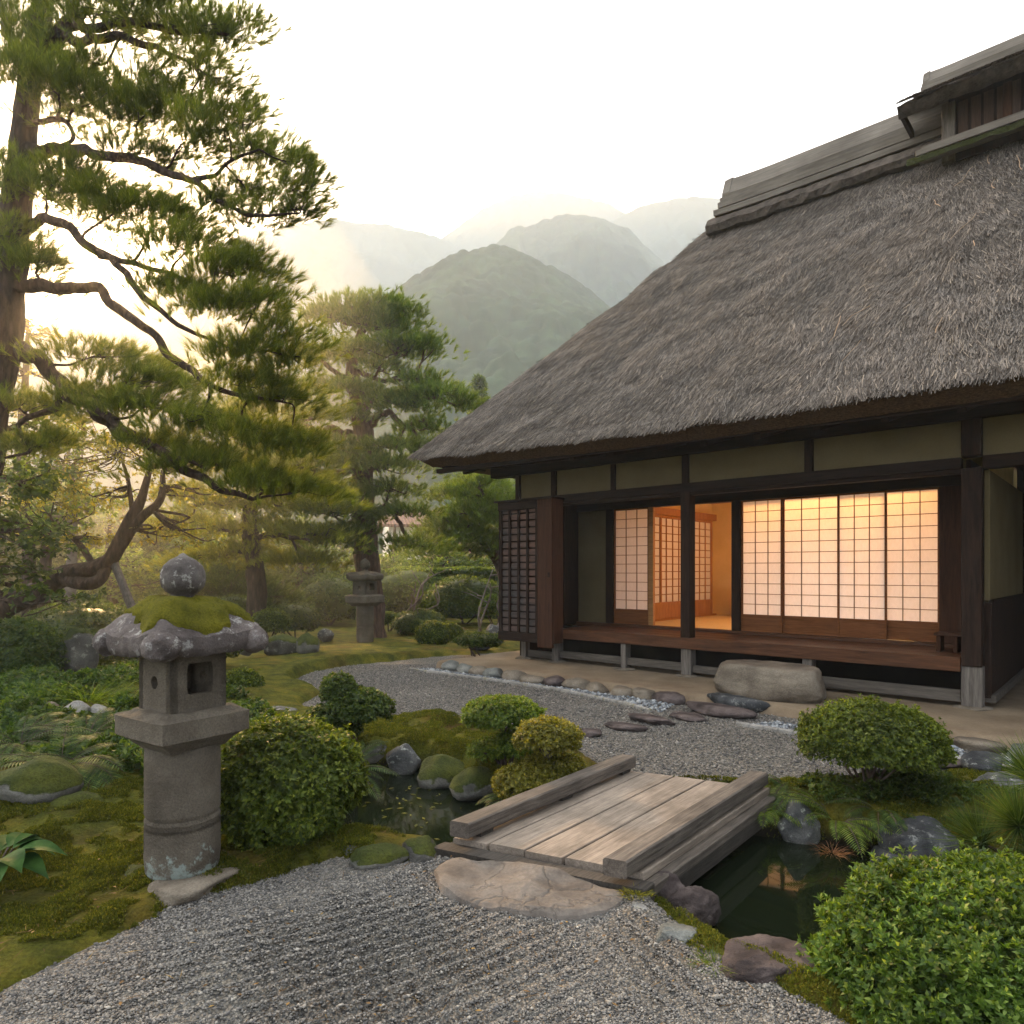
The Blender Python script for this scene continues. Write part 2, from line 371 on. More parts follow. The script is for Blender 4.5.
# loose stones lying on the gravel
def pebbles(name, n_, poly, zf, size, m, label, box, seed, dmin=-.05):
    r = np.random.default_rng(seed); q = r.uniform((box[0], box[2]), (box[1], box[3]), (n_, 2))
    keep = (dist_poly(q, poly) > dmin*r.random(n_)) & (dist_poly(q, POND) < -.12)
    # nearer ones denser
    q = q[keep]; k = len(q); s = size*np.exp(r.normal(0, .32, k))
    o = np.array([(1, 0, 0), (-1, 0, 0), (0, 1, 0), (0, -1, 0), (0, 0, 1), (0, 0, -1)], float)
    f = np.array([(0, 2, 4), (2, 1, 4), (1, 3, 4), (3, 0, 4), (2, 0, 5), (1, 2, 5), (3, 1, 5), (0, 3, 5)])
    v = o[None]*s[:, None, None]*r.uniform(.55, 1.2, (k, 6, 1)); v += r.normal(0, .18, (k, 6, 3))*s[:, None, None]; v[:, :, 2] *= .62
    a = r.uniform(0, 6.28, k); c, sn = np.cos(a)[:, None], np.sin(a)[:, None]
    v = np.stack([v[:, :, 0]*c-v[:, :, 1]*sn, v[:, :, 0]*sn+v[:, :, 1]*c, v[:, :, 2]], 2)
    v += np.c_[q, zf(q)+s*.3][:, None, :]
    me = npmesh(name, v.reshape(-1, 3), (f[None]+np.arange(k)[:, None, None]*6).reshape(-1, 3))
    return link(name, me, m, kind="stuff", label=label)
n = N("pebble"); r_ = n.island()
PEB = n.done(n.ramp(r_, [(0, (.06, .058, .056)), (.3, (.12, .114, .108)), (.65, (.205, .19, .17)), (.95, (.27, .245, .21)), (1, (.40, .37, .32))]), .75, None, .3)
n = N("blue_pebble"); r_ = n.island()
PEBB = n.done(n.ramp(r_, [(0, (.07, .08, .09)), (.5, (.18, .20, .22)), (1, (.42, .43, .43))]), .7, None, .35)
pebbles("gravel_stones", 210000, GRAVEL_A, lambda q: .012+rake(q[:, 0], q[:, 1]), .0048, PEB, "loose grey and buff gravel stones on the raked path", (-2.4, 1.6, 1.7, 4.0), 1)
pebbles("gravel_stones", 130000, GRAVEL_B, lambda q: .014+0*q[:, 0], .008, PEB, "loose pale gravel stones in the court before the house", (-3.4, 5.2, 4.4, 10.6), 2)

# water
wp = [(-2.0, 3.7), (-.3, 3.3), (.6, 2.95), (.65, 2.5), (1.3, 2.0), (3.1, 2.0), (3.1, 4.0), (1.6, 4.5), (0, 5.2), (-.6, 6.1), (-2.0, 6.1)]
n = N("pond_water"); w = n.vec((1, 1, 1), True)
g1 = n.n("ShaderNodeBsdfPrincipled"); g1.inputs["Base Color"].default_value = (.006, .009, .004, 1); g1.inputs["Roughness"].default_value = .03; g1.inputs["IOR"].default_value = 1.33
g1.inputs["Specular IOR Level"].default_value = .62
n.l(n.bump(n.noise(3.5, 2, .5, w), .05, .02), g1.inputs["Normal"]); n.l(g1.outputs[0], n.out.inputs["Surface"])
MB().add([(a, b, -.17) for a, b in wp], [tuple(range(len(wp)))]).build("pond_water", n.m, kind="structure", label="still dark green pond water")

# earth platform round the house, with its drip strip
n = N("packed_earth"); w = n.vec((1, 1, 1), True); g_ = n.noise(2, 6, .6, w); f_ = n.noise(50, 4, .7, w)
EARTH = n.done(n.mix(.5, n.ramp(g_, [(.3, (.15, .108, .07)), (.7, (.26, .20, .135))]), n.ramp(f_, [(.3, .6), (.7, 1.1)]), 'MULTIPLY'), .9, n.bump(f_, .4, .01, n.bump(g_, .4, .03)), .15)
pl = np.array(PLAT); us = np.linspace(-6.55, 6, 160)
vs = np.array([-1.2, -1.16, -1.1, -1.0, -.8, -.6, -.4, -.2, 0, .4, 1, 2, 4, 7.2])
PP = []
for v in vs:
    row = []
    for u in us:
        off = -.02-.03*max(0, u+2.2)
        zz = .11 if v > -1.13 else (.085 if v > -1.18 else -.05)
        x, y = HW(u, v+off); zz += .016*(mnoise.noise((u*1.3, v*2, 0))) if v > -1.13 else 0
        row.append((x, y, zz))
    PP.append(row)
MB().grid(PP).build("earth_platform", EARTH, smooth=True, kind="structure", label="low tan earth platform under the house eaves")

# ------------------------------------------------------------------ the thatched house (local x along the facade, y into the house)
house = empty("thatched_house", P0, HA, label="old wooden farmhouse with steep grey thatched roof and lit paper screens", cat="house")
DARK = wood("dark_timber", (.009, .0055, .004), (.034, .019, .012), 0, grey=None)
DARKZ = wood("dark_timber_upright", (.010, .006, .0045), (.042, .022, .013), 2)
RED = wood("reddish_timber", (.028, .012, .0065), (.085, .036, .018), 2)
DECK = wood("veranda_timber", (.046, .020, .010), (.135, .058, .028), 0, rough=.4)
GREYX = wood("weathered_timber", (.05, .042, .034), (.15, .13, .11), 0)
GREYZ = wood("weathered_timber_upright", (.07, .058, .048), (.22, .195, .17), 2)
PANEL = wood("screen_panel_timber", (.12, .042, .013), (.26, .10, .034), 0)
HONEY = wood("honey_timber", (.28, .13, .045), (.45, .24, .09), 0)
n = N("clay_plaster"); g_ = n.noise(1.3, 5, .6); f_ = n.noise(60, 4, .7)
PLAS = n.done(n.mix(.3, n.ramp(g_, [(.3, (.12, .093, .045)), (.7, (.175, .14, .073))]), n.ramp(f_, [(.3, .6), (.7, 1.1)]), 'MULTIPLY'), .95, n.bump(f_, .25, .006), .1)
n = N("shoji_paper"); g_ = n.noise(40, 5, .7, n.vec((1, 1, .4)))
c = n.ramp(g_, [(.3, (.80, .78, .74)), (.7, (.88, .86, .83))])
d1 = n.n("ShaderNodeBsdfDiffuse"); d2 = n.n("ShaderNodeBsdfTranslucent"); n.l(c, d1.inputs[0]); n.l(c, d2.inputs[0])
ms = n.n("ShaderNodeMixShader"); ms.inputs[0].default_value = .5; n.l(d1.outputs[0], ms.inputs[1]); n.l(d2.outputs[0], ms.inputs[2]); n.l(ms.outputs[0], n.out.inputs["Surface"]); PAPER = n.m
n = N("tatami"); v = n.vec((3, 160, 3)); PTAT = n.done(n.ramp(n.noise(3, 2, .5, v), [(.3, (.42, .33, .16)), (.7, (.56, .45, .24))]), .7, None, .3)
n = N("under_floor_shade"); UNDER_SHADE = n.done(n.ramp(n.noise(3, 4), [(.3, (.008, .006, .005)), (.7, (.018, .014, .010))]), .95, None, .1)  # near black: the shade below the veranda put into the colour
n = N("thatch"); v = n.vec((1, 1, 1)); a_ = n.noise(.9, 5, .6); b_ = n.noise(9, 5, .7)
TH = n.done(n.mix(.7, n.ramp(a_, [(.3, (.075, .062, .052)), (.7, (.14, .118, .10))]), n.ramp(b_, [(.35, .25), (.65, 1.1)]), 'MULTIPLY'), .95, n.bump(b_, 1, .05), .1)
n = N("thatch_straw"); r_ = n.island(); a_ = n.noise(.55, 4, .6)
c = n.ramp(r_, [(0, (.028, .022, .018)), (.3, (.07, .06, .051)), (.65, (.126, .110, .096)), (.93, (.19, .167, .147)), (1, (.29, .24, .185))])
STRAW = n.done(n.mix(.55, c, n.ramp(a_, [(.3, (.7, .66, .6)), (.7, (1.2, 1.17, 1.15))]), 'MULTIPLY'), .8, None, .2)
n = N("thatch_cut"); v = n.vec((40, 40, 90)); b_ = n.noise(1, 4, .7, v)
THC = n.done(n.ramp(b_, [(.3, (.035, .020, .011)), (.7, (.13, .078, .042))]), .95, n.bump(b_, .8, .02), .1)
n = N("ridge_board"); v = n.vec((1.2, 16, 16)); b_ = n.noise(2, 6, .7, v); a_ = n.noise(1.1, 4)
RIDG = n.done(n.mix(.7, n.ramp(a_, [(.3, (.11, .095, .078)), (.7, (.23, .205, .175))]), n.ramp(b_, [(.3, .45), (.7, 1.1)]), 'MULTIPLY'), .85, n.bump(b_, .6, .01), .15)

def hb(name, x0, x1, y0, y1, z0, z1, m, parent=house, ch=.005, **k):
    return MB().box(x0, x1, y0, y1, z0, z1, ch).build(name, m, parent, **k)

# frame
for u, w, zb in ((-5.21, .10, .12), (-4.02, .07, .12), (-3.08, .13, .12), (-1.58, .10, .12), (-.02, .17, .12)):
    full = u in (-3.08, -.02)
    if full: hb("post", u-w/2, u+w/2, -.075, .075, .60 if u != -.02 else .52, 2.455, DARKZ)
    hb("floor_post", u-w/2-.004, u+w/2+.004, -.055, .085, zb-.02, .46 if u != -.02 else .518, GREYZ)
hb("floor_post", -5.88, -5.78, -.05, .05, .1, .46, GREYZ)
hb("floor_post", 1.9, 2.03, -.05, .05, .1, .46, GREYZ)
hb("post", -.105, .062, -.08, .082, 2.57, 2.93, DARKZ)
hb("post", -5.26, -5.16, -.06, .06, .6, 2.455, RED)
for u, w in ((-5.96, .09), (-5.25, .09), (-4.2, .07), (-3.1, .09), (-1.57, .09), (1.6, .1), (3.2, .1)):
    hb("short_post", u-w/2, u+w/2, -.045, .05, 2.567, 2.93, DARKZ)
hb("lintel_beam", -6.0, -.108, -.07, .07, 2.455, 2.567, DARK)
hb("lintel_beam", .066, 6, -.06, .07, 2.44, 2.567, DARK)
hb("groove_rail", -5.15, -.108, -.05, .05, 2.41, 2.452, DARK)
hb("eave_beam", -6.5, 6, -.09, .09, 2.932, 3.09, DARK)
hb("eave_beam", -6.01, -5.88, .1, 4.9, 2.932, 3.09, DARK)
hb("post", -6.0, -5.9, .055, .15, .1, 2.93, DARKZ)
for a, b in ((-5.913, -5.297), (-5.203, -4.237), (-4.163, -3.147), (-3.053, -1.617), (-1.523, -.107), (.064, 1.548), (1.652, 3.148), (3.252, 6)):
    hb("plaster_panel", a, b, -.012, .02, 2.566, 2.933, PLAS)
hb("side_wall", -5.98, -5.93, .15, 4.9, .35, 2.93, PLAS)
hb("side_wall", -5.992, -5.92, .15, 4.9, .12, .348, DARK)
hb("back_wall", -5.98, 6, 4.9, 5.0, .12, 2.93, PLAS)

# veranda
fl = MB(); yb = [.062 + i*(.90/6) for i in range(7)]
for i in range(6): fl.box(-5.16, -.11, yb[i]+.002, yb[i+1]-.002, .562, .6 + .002*(i % 2), .003)
fl.build("veranda_floor", DECK, house)
hb("veranda_edge_beam", -5.29, -.11, -.082, .06, .46, .602, DECK)
hb("veranda_joist", -5.29, -.11, .2, .3, .44, .56, DARK)
hb("ground_rail", -5.15, -3.15, -.02, .04, .17, .27, GREYX)
hb("ground_rail", -3.005, -1.64, -.02, .04, .16, .25, GREYX)
hb("ground_rail", -1.52, -.115, -.02, .05, .155, .27, GREYX)
hb("ground_rail", -5.77, -5.275, -.02, .03, .14, .24, GREYX)
hb("crawl_space_shade", -5.9, 0, .9, .95, .05, .56, UNDER_SHADE)  # dark sheet added where the crawl space is only in shade

# shutter box on the left end
tob = MB()
tob.box(-6.09, -6.05, -.33, -.02, .40, 2.49, .003); tob.box(-6.06, -5.31, -.285, -.25, .43, 2.46, .002)
tob.box(-6.09, -5.31, -.35, -.25, 2.37, 2.49, .004); tob.box(-6.09, -5.31, -.345, -.25, .40, .53, .004)
tb = tob.build("shutter_box", DARK, house)
la = MB()
for i in range(5):
    u = -6.045 + i*.177; la.box(u-.018, u+.018, -.335, -.285, .531, 2.369, .003)
la.build("lattice_bars", DARKZ, tb)
n = N("shutter_board"); v = n.vec((3, 3, 22)); g_ = n.noise(1.1, 5, .7, v); p_ = n.noise(1.6, 3)
SHB = n.done(n.mix(n.ramp(p_, [(.42, 0), (.66, .8)]), n.ramp(g_, [(.3, (.02, .018, .018)), (.7, (.075, .06, .055))]), n.ramp(g_, [(.3, (.06, .026, .018)), (.7, (.19, .10, .07))])), .7, n.bump(g_, .5, .01), .3)
sb = MB()
z = .535
while z < 2.36:
    h = .105; sb.box(-6.03, -5.33, -.305 - .004*random.random(), -.286, z+.004, min(z+h-.02, 2.365), .004); z += h
sb.build("slatted_board", SHB, tb)
hb("corner_board", -5.305, -5.03, -.345, -.30, .34, 2.5, RED, tb)
hb("cap_board", -6.15, -5.0, -.38, .0, 2.492, 2.52, DARK, tb)
MB().box(-5.1, -5.07, -.358, -.346, 1.36, 1.43, .003).build("latch", DARK, tb)
hb("corner_board", -5.07, -5.03, -.298, -.08, .4, 2.49, RED, tb)

# the screen wall behind the veranda (y = .95)
YS = .95
hb("floor_sill", -5.6, -.02, YS-.05, YS+.09, .564, .64, DECK)
hb("screen_lintel", -5.6, -.02, YS-.05, YS+.09, 2.40, 2.56, DARK)
hb("plaster_panel", -5.6, -.02, YS, YS+.03, 2.56, 2.95, PLAS)
hb("plaster_panel", -5.52, -4.965, YS-.01, YS+.03, .64, 2.40, PLAS)
hb("wall_board", -5.62, -5.525, .06, YS+.03, .6, 2.56, DARKZ)
hb("wall_board", -5.50, -5.45, .5, .56, .604, 2.5, DARKZ)
hb("inner_post", -4.96, -4.83, YS-.05, YS+.07, .641, 2.399, DARKZ)
hb("inner_post", -2.91, -2.79, YS-.05, YS+.07, .641, 2.399, DARKZ)
hb("wall_board", -.475, -.06, YS-.02, YS+.04, .641, 2.399, RED)
hb("side_board", -.09, -.05, .09, YS-.05, .603, 2.56, DARKZ)
LATM = wood("screen_lattice_timber", (.16, .115, .08), (.30, .23, .17), 2)
def screen(u0, u1, y, cols, rows=11, z0=.642, z1=2.398, zp=.87, mt=PANEL, stile=.022, root=house):
    fr = MB(); t = .028
    for a in (u0, u1-stile): fr.box(a, a+stile, y-t/2, y+t/2, z0, z1, .002)
    fr.box(u0+stile, u1-stile, y-t/2, y+t/2, z1-.02, z1, .002); fr.box(u0+stile, u1-stile, y-t/2, y+t/2, zp-.03, zp, .002)
    fr.box(u0+stile, u1-stile, y-t/2, y+t/2, z0, z0+.03, .002)
    o = fr.build("paper_screen", mt, root)
    hb("lower_panel", u0+stile, u1-stile, y-.006, y+.006, z0+.03, zp-.03, mt, o, .001)
    ww = u1-u0-2*stile; hh = z1-.02-zp
    MB().add([(u0+stile, y+.009, zp), (u1-stile, y+.009, zp), (u1-stile, y+.009, z1-.02), (u0+stile, y+.009, z1-.02)], [(0, 1, 2, 3)]).build("paper", PAPER, o)
    k = MB()
    for i in range(1, cols): q = u0+stile+ww*i/cols; k.box(q-.0045, q+.0045, y-.006, y+.008, zp, z1-.02, 0)
    for i in range(1, rows): q = zp+hh*i/rows; k.box(u0+stile, u1-stile, y-.0055, y+.0075, q-.004, q+.004, 0)
    k.build("lattice", LATM, o)
    return o
screen(-4.83, -4.215, YS, 3)
hb("screen_stile", -4.214, -4.13, YS-.03, YS+.03, .642, 2.398, HONEY)
screen(-2.788, -2.235, YS, 3); screen(-2.245, -1.55, YS+.034, 3); screen(-1.56, -1.01, YS, 3); screen(-1.05, -.476, YS+.034, 3)

# lit room behind
hb("tatami_floor", -5.0, -.06, YS+.09, 4.5, .57, .612, PTAT)
hb("room_ceiling", -5.0, 0, YS+.1, 4.6, 2.75, 2.8, HONEY)
n = N("ochre_wall"); OCH = n.done(n.ramp(n.noise(3, 4), [(.3, (.50, .36, .14)), (.7, (.60, .44, .19))]), .9, None, .1)
hb("room_wall", -5.0, 0, 4.5, 4.56, .57, 2.78, OCH)
hb("room_wall", -.06, 0, YS+.05, 4.5, .57, 2.78, OCH)
hb("room_wall", -5.0, -4.95, YS+.09, 4.5, .57, 2.78, OCH)
hb("room_wall", -5.0, 0, YS+.091, YS+.11, 2.56, 2.78, OCH)
sideroom = empty("inner_screen_wall", (-4.78, 1.3, 0)); sideroom.parent = house; sideroom.rotation_euler = (0, 0, R(90))
HON2 = wood("honey_frame", (.22, .095, .03), (.36, .18, .06), 2)
hb("screen_frame", -.06, 3.0, -.03, .05, 2.40, 2.52, HON2, sideroom); hb("screen_frame", -.06, 3.0, -.03, .05, .612, .64, HON2, sideroom)
def inner_screen(a, b, y):
    o = MB()
    for q in (a, b-.045): o.box(q, q+.045, y-.018, y+.018, .642, 2.398, .002)
    o.box(a+.045, b-.045, y-.018, y+.018, 2.35, 2.398, .002); o.box(a+.045, b-.045, y-.018, y+.018, .642, .92, .002)
    for i in range(1, 4): q = a+.045+(b-a-.09)*i/4; o.box(q-.007, q+.007, y-.012, y+.006, .92, 2.35, 0)
    for i in range(1, 11): q = .92+1.43*i/11; o.box(a+.045, b-.045, y-.011, y+.005, q-.006, q+.006, 0)
    f = o.build("inner_screen", HON2, sideroom)
    MB().add([(a+.045, y+.008, .92), (b-.045, y+.008, .92), (b-.045, y+.008, 2.35), (a+.045, y+.008, 2.35)], [(0, 1, 2, 3)]).build("inner_paper", PAPER, sideroom)
for a, b, y in ((0, .98, .0), (.94, 1.9, .03), (1.86, 2.85, 0)): inner_screen(a, b, y)
cb = empty("cabinet", house.matrix_world @ Vector((0, 0, 0)), 0, label="small dark wooden cabinet on the tatami inside the lit room", cat="cabinet")
cb.location = P0 + Vector((*(-3.98*UU + 4.05*VV), .612)); cb.rotation_euler = (0, 0, HA)
hb("cabinet_body", -.22, .22, -.18, .18, .03, .50, DARK, cb); hb("cabinet_top", -.24, .24, -.2, .2, .502, .53, DARK, cb); hb("cabinet_base", -.2, .2, -.16, .16, 0, .029, DARK, cb)
hb("cabinet_door", -.2, -.005, -.195, -.181, .06, .47, DARKZ, cb); hb("cabinet_door", .005, .2, -.195, -.181, .06, .47, DARKZ, cb)

# ceiling lamp of the room: a paper pendant
def lampmat():
    n = N("lamp_shade_paper"); e = n.n("ShaderNodeEmission"); e.inputs[0].default_value = (1, .50, .16, 1); e.inputs[1].default_value = 6; n.l(e.outputs[0], n.out.inputs[0]); return n.m
LM = lampmat()
LM2 = lampmat()
def lamp(u, v, z, power, lab):
    p = P0 + Vector((*(u*UU + v*VV), z)); o = empty("pendant_lamp", p, HA, label=lab, cat="lamp")
    MB().box(-.2, .2, -.2, .2, -.08, .08, .02).build("lamp_shade", LM, o); MB().tube([(0, 0, .08), (0, 0, 2.75-z)], .006, 6).build("lamp_cord", DARK, o)
    l = bpy.data.lights.new("lamp_bulb", 'POINT'); lo = bpy.data.objects.new("lamp_bulb", l); COL.objects.link(lo); lo.parent = o; lo.location = (0, 0, -.2)
    l.energy = power; l.color = (1, .35, .07); l.shadow_soft_size = .25
cl = empty("ceiling_lamp", P0 + Vector((*(-1.62*UU + 1.32*VV), 2.70)), HA, label="long paper ceiling lamp glowing behind the row of four closed screens", cat="lamp")
hb("lamp_frame", -1.15, 1.15, -.13, .13, .0, .045, HONEY, cl); hb("lamp_shade", -1.12, 1.12, -.1, .1, -.03, -.001, LM, cl)
l = bpy.data.lights.new("lamp_tube", 'AREA'); l.shape = 'RECTANGLE'; l.size = 2.2; l.size_y = .18; lo = bpy.data.objects.new("lamp_tube", l); COL.objects.link(lo); lo.parent = cl; lo.location = (0, 0, -.04)
l.energy = 5.2; l.color = (1, .37, .08)
lamp(-3.2, 2.9, 2.5, 11, "paper pendant lamp hanging in the room seen through the open screens")

fo = empty("fill_lamp", P0 + Vector((*(-1.3*UU + 2.9*VV), .613)), HA, label="unseen fill lamp added on the tatami to whiten the right closed screens", cat="lamp")
hb("lamp_base", -.16, .16, -.16, .16, 0, .04, DARK, fo); hb("lamp_shade", -.14, .14, -.14, .14, .041, .5, LM2, fo, .01)
l = bpy.data.lights.new("lamp_bulb", 'POINT'); lo = bpy.data.objects.new("lamp_bulb", l); COL.objects.link(lo); lo.parent = fo; lo.location = (-.3, -.3, .62)
l.energy = 12; l.color = (.94, .98, 1); l.shadow_soft_size = .15  # added neutral fill light that whitens the lower screens from inside

# low wooden rack at the end of the veranda
st = empty("wooden_stand", P0 + Vector((*(-.27*UU + .42*VV), .603)), HA, label="low wooden stand at the veranda end beside the thick corner post", cat="stand")
hb("stand_top", -.14, .14, -.12, .12, .17, .2, RED, st); hb("stand_leg", -.12, -.08, -.1, .1, 0, .169, RED, st); hb("stand_leg", .03, .07, -.1, .1, 0, .169, RED, st)

# recessed entry to the right of the corner post
hb("entry_wall", .06, .11, .086, 2.7, 1.14, 2.44, PLAS)
hb("entry_wainscot", .055, .125, .086, 2.7, .2, 1.138, DARKZ)
hb("entry_rail", .05, .16, .086, 2.7, .16, .24, GREYX)
hb("entry_rail", .05, .14, .086, 2.7, 1.139, 1.17, DARK)
hb("entry_post", .05, .19, 2.7, 2.84, .12, 2.93, DARKZ)
hb("entry_back_wall", .2, 6, 2.72, 2.78, .12, 2.93, DARK)
hb("entry_ceiling", .1, 6, .07, 2.72, 2.7, 2.75, DARK)
hb("post", 2.9, 3.05, -.07, .07, .12, 2.44, DARKZ)
hb("right_wall", 3.05, 6, -.03, .03, .12, 2.44, DARK)

# ---- roof
EAVE_V, RIDGE_V, ZR = -1.1, 2.5, 7.09
def zl(u): return 3.09 + .16*max(0, min(1, (-u-2.2)/5.0))**1.6
UL, UR = -7.2, 6.5
RL, RRt = -3.78, 4.0
def roofp(side, e, a):
    # e along the eave, a from eave (0) to ridge (1)
    if side == 'front':
        u = UL + (UR-UL)*e; ur = RL + (RRt-RL)*e; q = Vector((u+(ur-u)*a, EAVE_V+(RIDGE_V-EAVE_V)*a, 0)); z0 = zl(u)
    elif side == 'back':
        u = UL + (UR-UL)*e; ur = RL + (RRt-RL)*e; q = Vector((u+(ur-u)*a, 6.1+(RIDGE_V-6.1)*a, 0)); z0 = zl(u)
    else:
        v = EAVE_V + 7.2*e; q = Vector((UL+(RL-UL)*a, v+(RIDGE_V-v)*a, 0)); z0 = zl(UL)
    q.z = z0 + (ZR-z0)*(a - .012*math.sin(math.pi*a)); return q
NRM = {'front': Vector((0, -.745, .667)), 'back': Vector((0, .745, .667)), 'left': Vector((-.76, 0, .65))}
rf = MB()
for side, ne in (('front', 170), ('left', 70), ('back', 40)):
    g = []
    for i in range(50 if side != 'back' else 14):
        row = []
        for j in range(ne):
            e = j/(ne-1); e_ = e if side != 'front' else (e**1.0)
            p = roofp(side, e_, i/(49 if side != 'back' else 13))
            edge = min(1, 8*min(e, 1-e)) if side != 'left' else min(1, 5*min(e, 1-e))
            d = .11*(fbm(np.array([p[:]])*2.2, 3, 4)[0]-.5) - .012 + .012*mnoise.noise(p*9)
            p = p + NRM[side]*d if 0 < i else p + Vector((0, 0, .02*mnoise.noise(p*5)))
            row.append(p)
        g.append(row)
    rf.grid(g)
# cut edge of the thatch, slanting in beneath the lip
def cut(pts_out, pts_in):
    g = []
    for t in np.linspace(0, 1, 5):
        g.append([a.lerp(b, t) + Vector((0, 0, -.015*math.sin(math.pi*t) + .012*mnoise.noise(a*9+Vector((0, 0, t*3))))) for a, b in zip(pts_out, pts_in)])
    return g
thatch = rf.build("thatch_roof", TH, house, smooth=True)
ct = MB()
us = np.linspace(UL, UR, 220)
ct.grid(cut([Vector((u, EAVE_V, zl(u)+.0)) for u in us], [Vector((max(u, UL+.22), EAVE_V+.20, zl(u)-.17)) for u in us]))
vv = np.linspace(EAVE_V, 6.1, 120)
ct.grid(cut([Vector((UL, v, zl(UL))) for v in vv], [Vector((UL+.22, max(v, EAVE_V+.2), zl(UL)-.17)) for v in vv]))
ct.grid([[Vector((u, EAVE_V+.195, zl(u)-.168)) for u in np.linspace(UL+.2, UR, 60)], [Vector((u, .0, 3.22)) for u in np.linspace(UL+.2, UR, 60)]])
ct.grid([[Vector((UL+.215, v, zl(UL)-.168)) for v in np.linspace(EAVE_V+.2, 6, 40)], [Vector((-5.9, v, 3.22)) for v in np.linspace(EAVE_V+.2, 6, 40)]])
ct.build("thatch_cut_edge", THC, house, smooth=True)
rb = MB()
u = -6.8
while u < 6:
    rb.bar((u, -.82, zl(u)-.19), (u, .08, 3.13), .07, .08); u += .62
for v in np.arange(-.3, 5, .7): rb.bar((-6.88, v, zl(UL)-.2), (-5.9, v, 3.13), .07, .08)
rb.bar((-6.9, -.84, 3.0), (6, -.84, 2.87), .09, .06)
rb.build("rafters", DARK, house)

# straw: thousands of weathered stems combed down the slope
def straw(side, k, seed):
    r = np.random.default_rng(seed); e = r.random(k); a = r.random(k)**1.15
    if side == 'front': e = .0 + .93*e
    P = np.array([roofp(side, x, y) for x, y in zip(e, a)]); Q = np.array([roofp(side, x, max(0, y-.02)) for x, y in zip(e, a)])
    nrm = np.array(NRM[side]); d = Q-P; ln = np.linalg.norm(d, axis=1); bad = ln < 1e-6; d[bad] = (0, -.667, -.745); d /= np.linalg.norm(d, axis=1)[:, None]
    disp = (fbm(P*2.2, 3, 4)-.5)*.11
    s = np.cross(d, nrm); s /= np.linalg.norm(s, axis=1)[:, None]
    ang = r.normal(-.12, .20, k) + .9*(fbm(P*1.3, 2, 12)-.5); d = d*np.cos(ang)[:, None] + s*np.sin(ang)[:, None]; s = np.cross(d, nrm)
    L = r.uniform(.06, .17, k); wd = r.uniform(.002, .0052, k); lift = r.uniform(-.004, .012, k)*np.clip(6*np.minimum(e, 1-e)+.15, 0, 1)
    base = P + nrm*(disp+.005+r.uniform(-.01, .02, k))[:, None]; tip = base + d*L[:, None] + nrm*lift[:, None]
    midp = base + d*(L*.5)[:, None] + nrm*(lift*.3)[:, None]
    w3 = s*wd[:, None]
    V = np.stack([base-w3, base+w3, tip+w3*.7, tip-w3*.7], 1).reshape(-1, 3)
    return V
V = np.concatenate([straw('front', 420000, 5), straw('left', 30000, 6)])
# tired ends hanging over the lip
r = np.random.default_rng(8); k = 9000; u = r.uniform(UL, UR-.5, k); left = np.arange(k) < 1600
b = np.c_[u, np.full(k, EAVE_V) + r.uniform(.0, .06, k), [zl(q) for q in u]]; b[left] = np.c_[np.full(left.sum(), UL), r.uniform(EAVE_V, 5.5, left.sum()), np.full(left.sum(), zl(UL))]
b[:, 2] += r.uniform(-.05, .06, k); d = np.c_[r.normal(0, .25, k), np.full(k, -.5), np.full(k, -.6)]; d[left] = np.c_[np.full(left.sum(), -.5), r.normal(0, .25, left.sum()), np.full(left.sum(), -.6)]
L = r.uniform(.03, .10, k)[:, None]; s = np.where(left[:, None], (0, .006, 0), (.006, 0, 0)); b -= d*.05
V2 = np.stack([b-s, b+s, b+d*L+s*.6, b+d*L-s*.6], 1).reshape(-1, 3)
V = np.concatenate([V, V2]); link("straw", npmesh("straw", V, np.arange(len(V)).reshape(-1, 4)), STRAW, thatch)
# a few long pale loose stems
n = N("pale_straw"); PST = n.done((.27, .19, .125), .8)
for i in range(20):
    e, a = random.uniform(.42, .74), random.uniform(.12, .85); p = roofp('front', e, a) + NRM['front']*.07
    pts = [p]
    dr = Vector((random.gauss(-.1, .35), -.64, -.71)).normalized(); L = random.uniform(.15, .55)
    for j in range(4): dr = (dr + Vector((random.gauss(0, .25), 0, 0))).normalized(); pts.append(pts[-1] + dr*L/4 + NRM['front']*.006)
    MB().tube(pts, .004, 4, cap=False).build("loose_stem", PST, thatch)

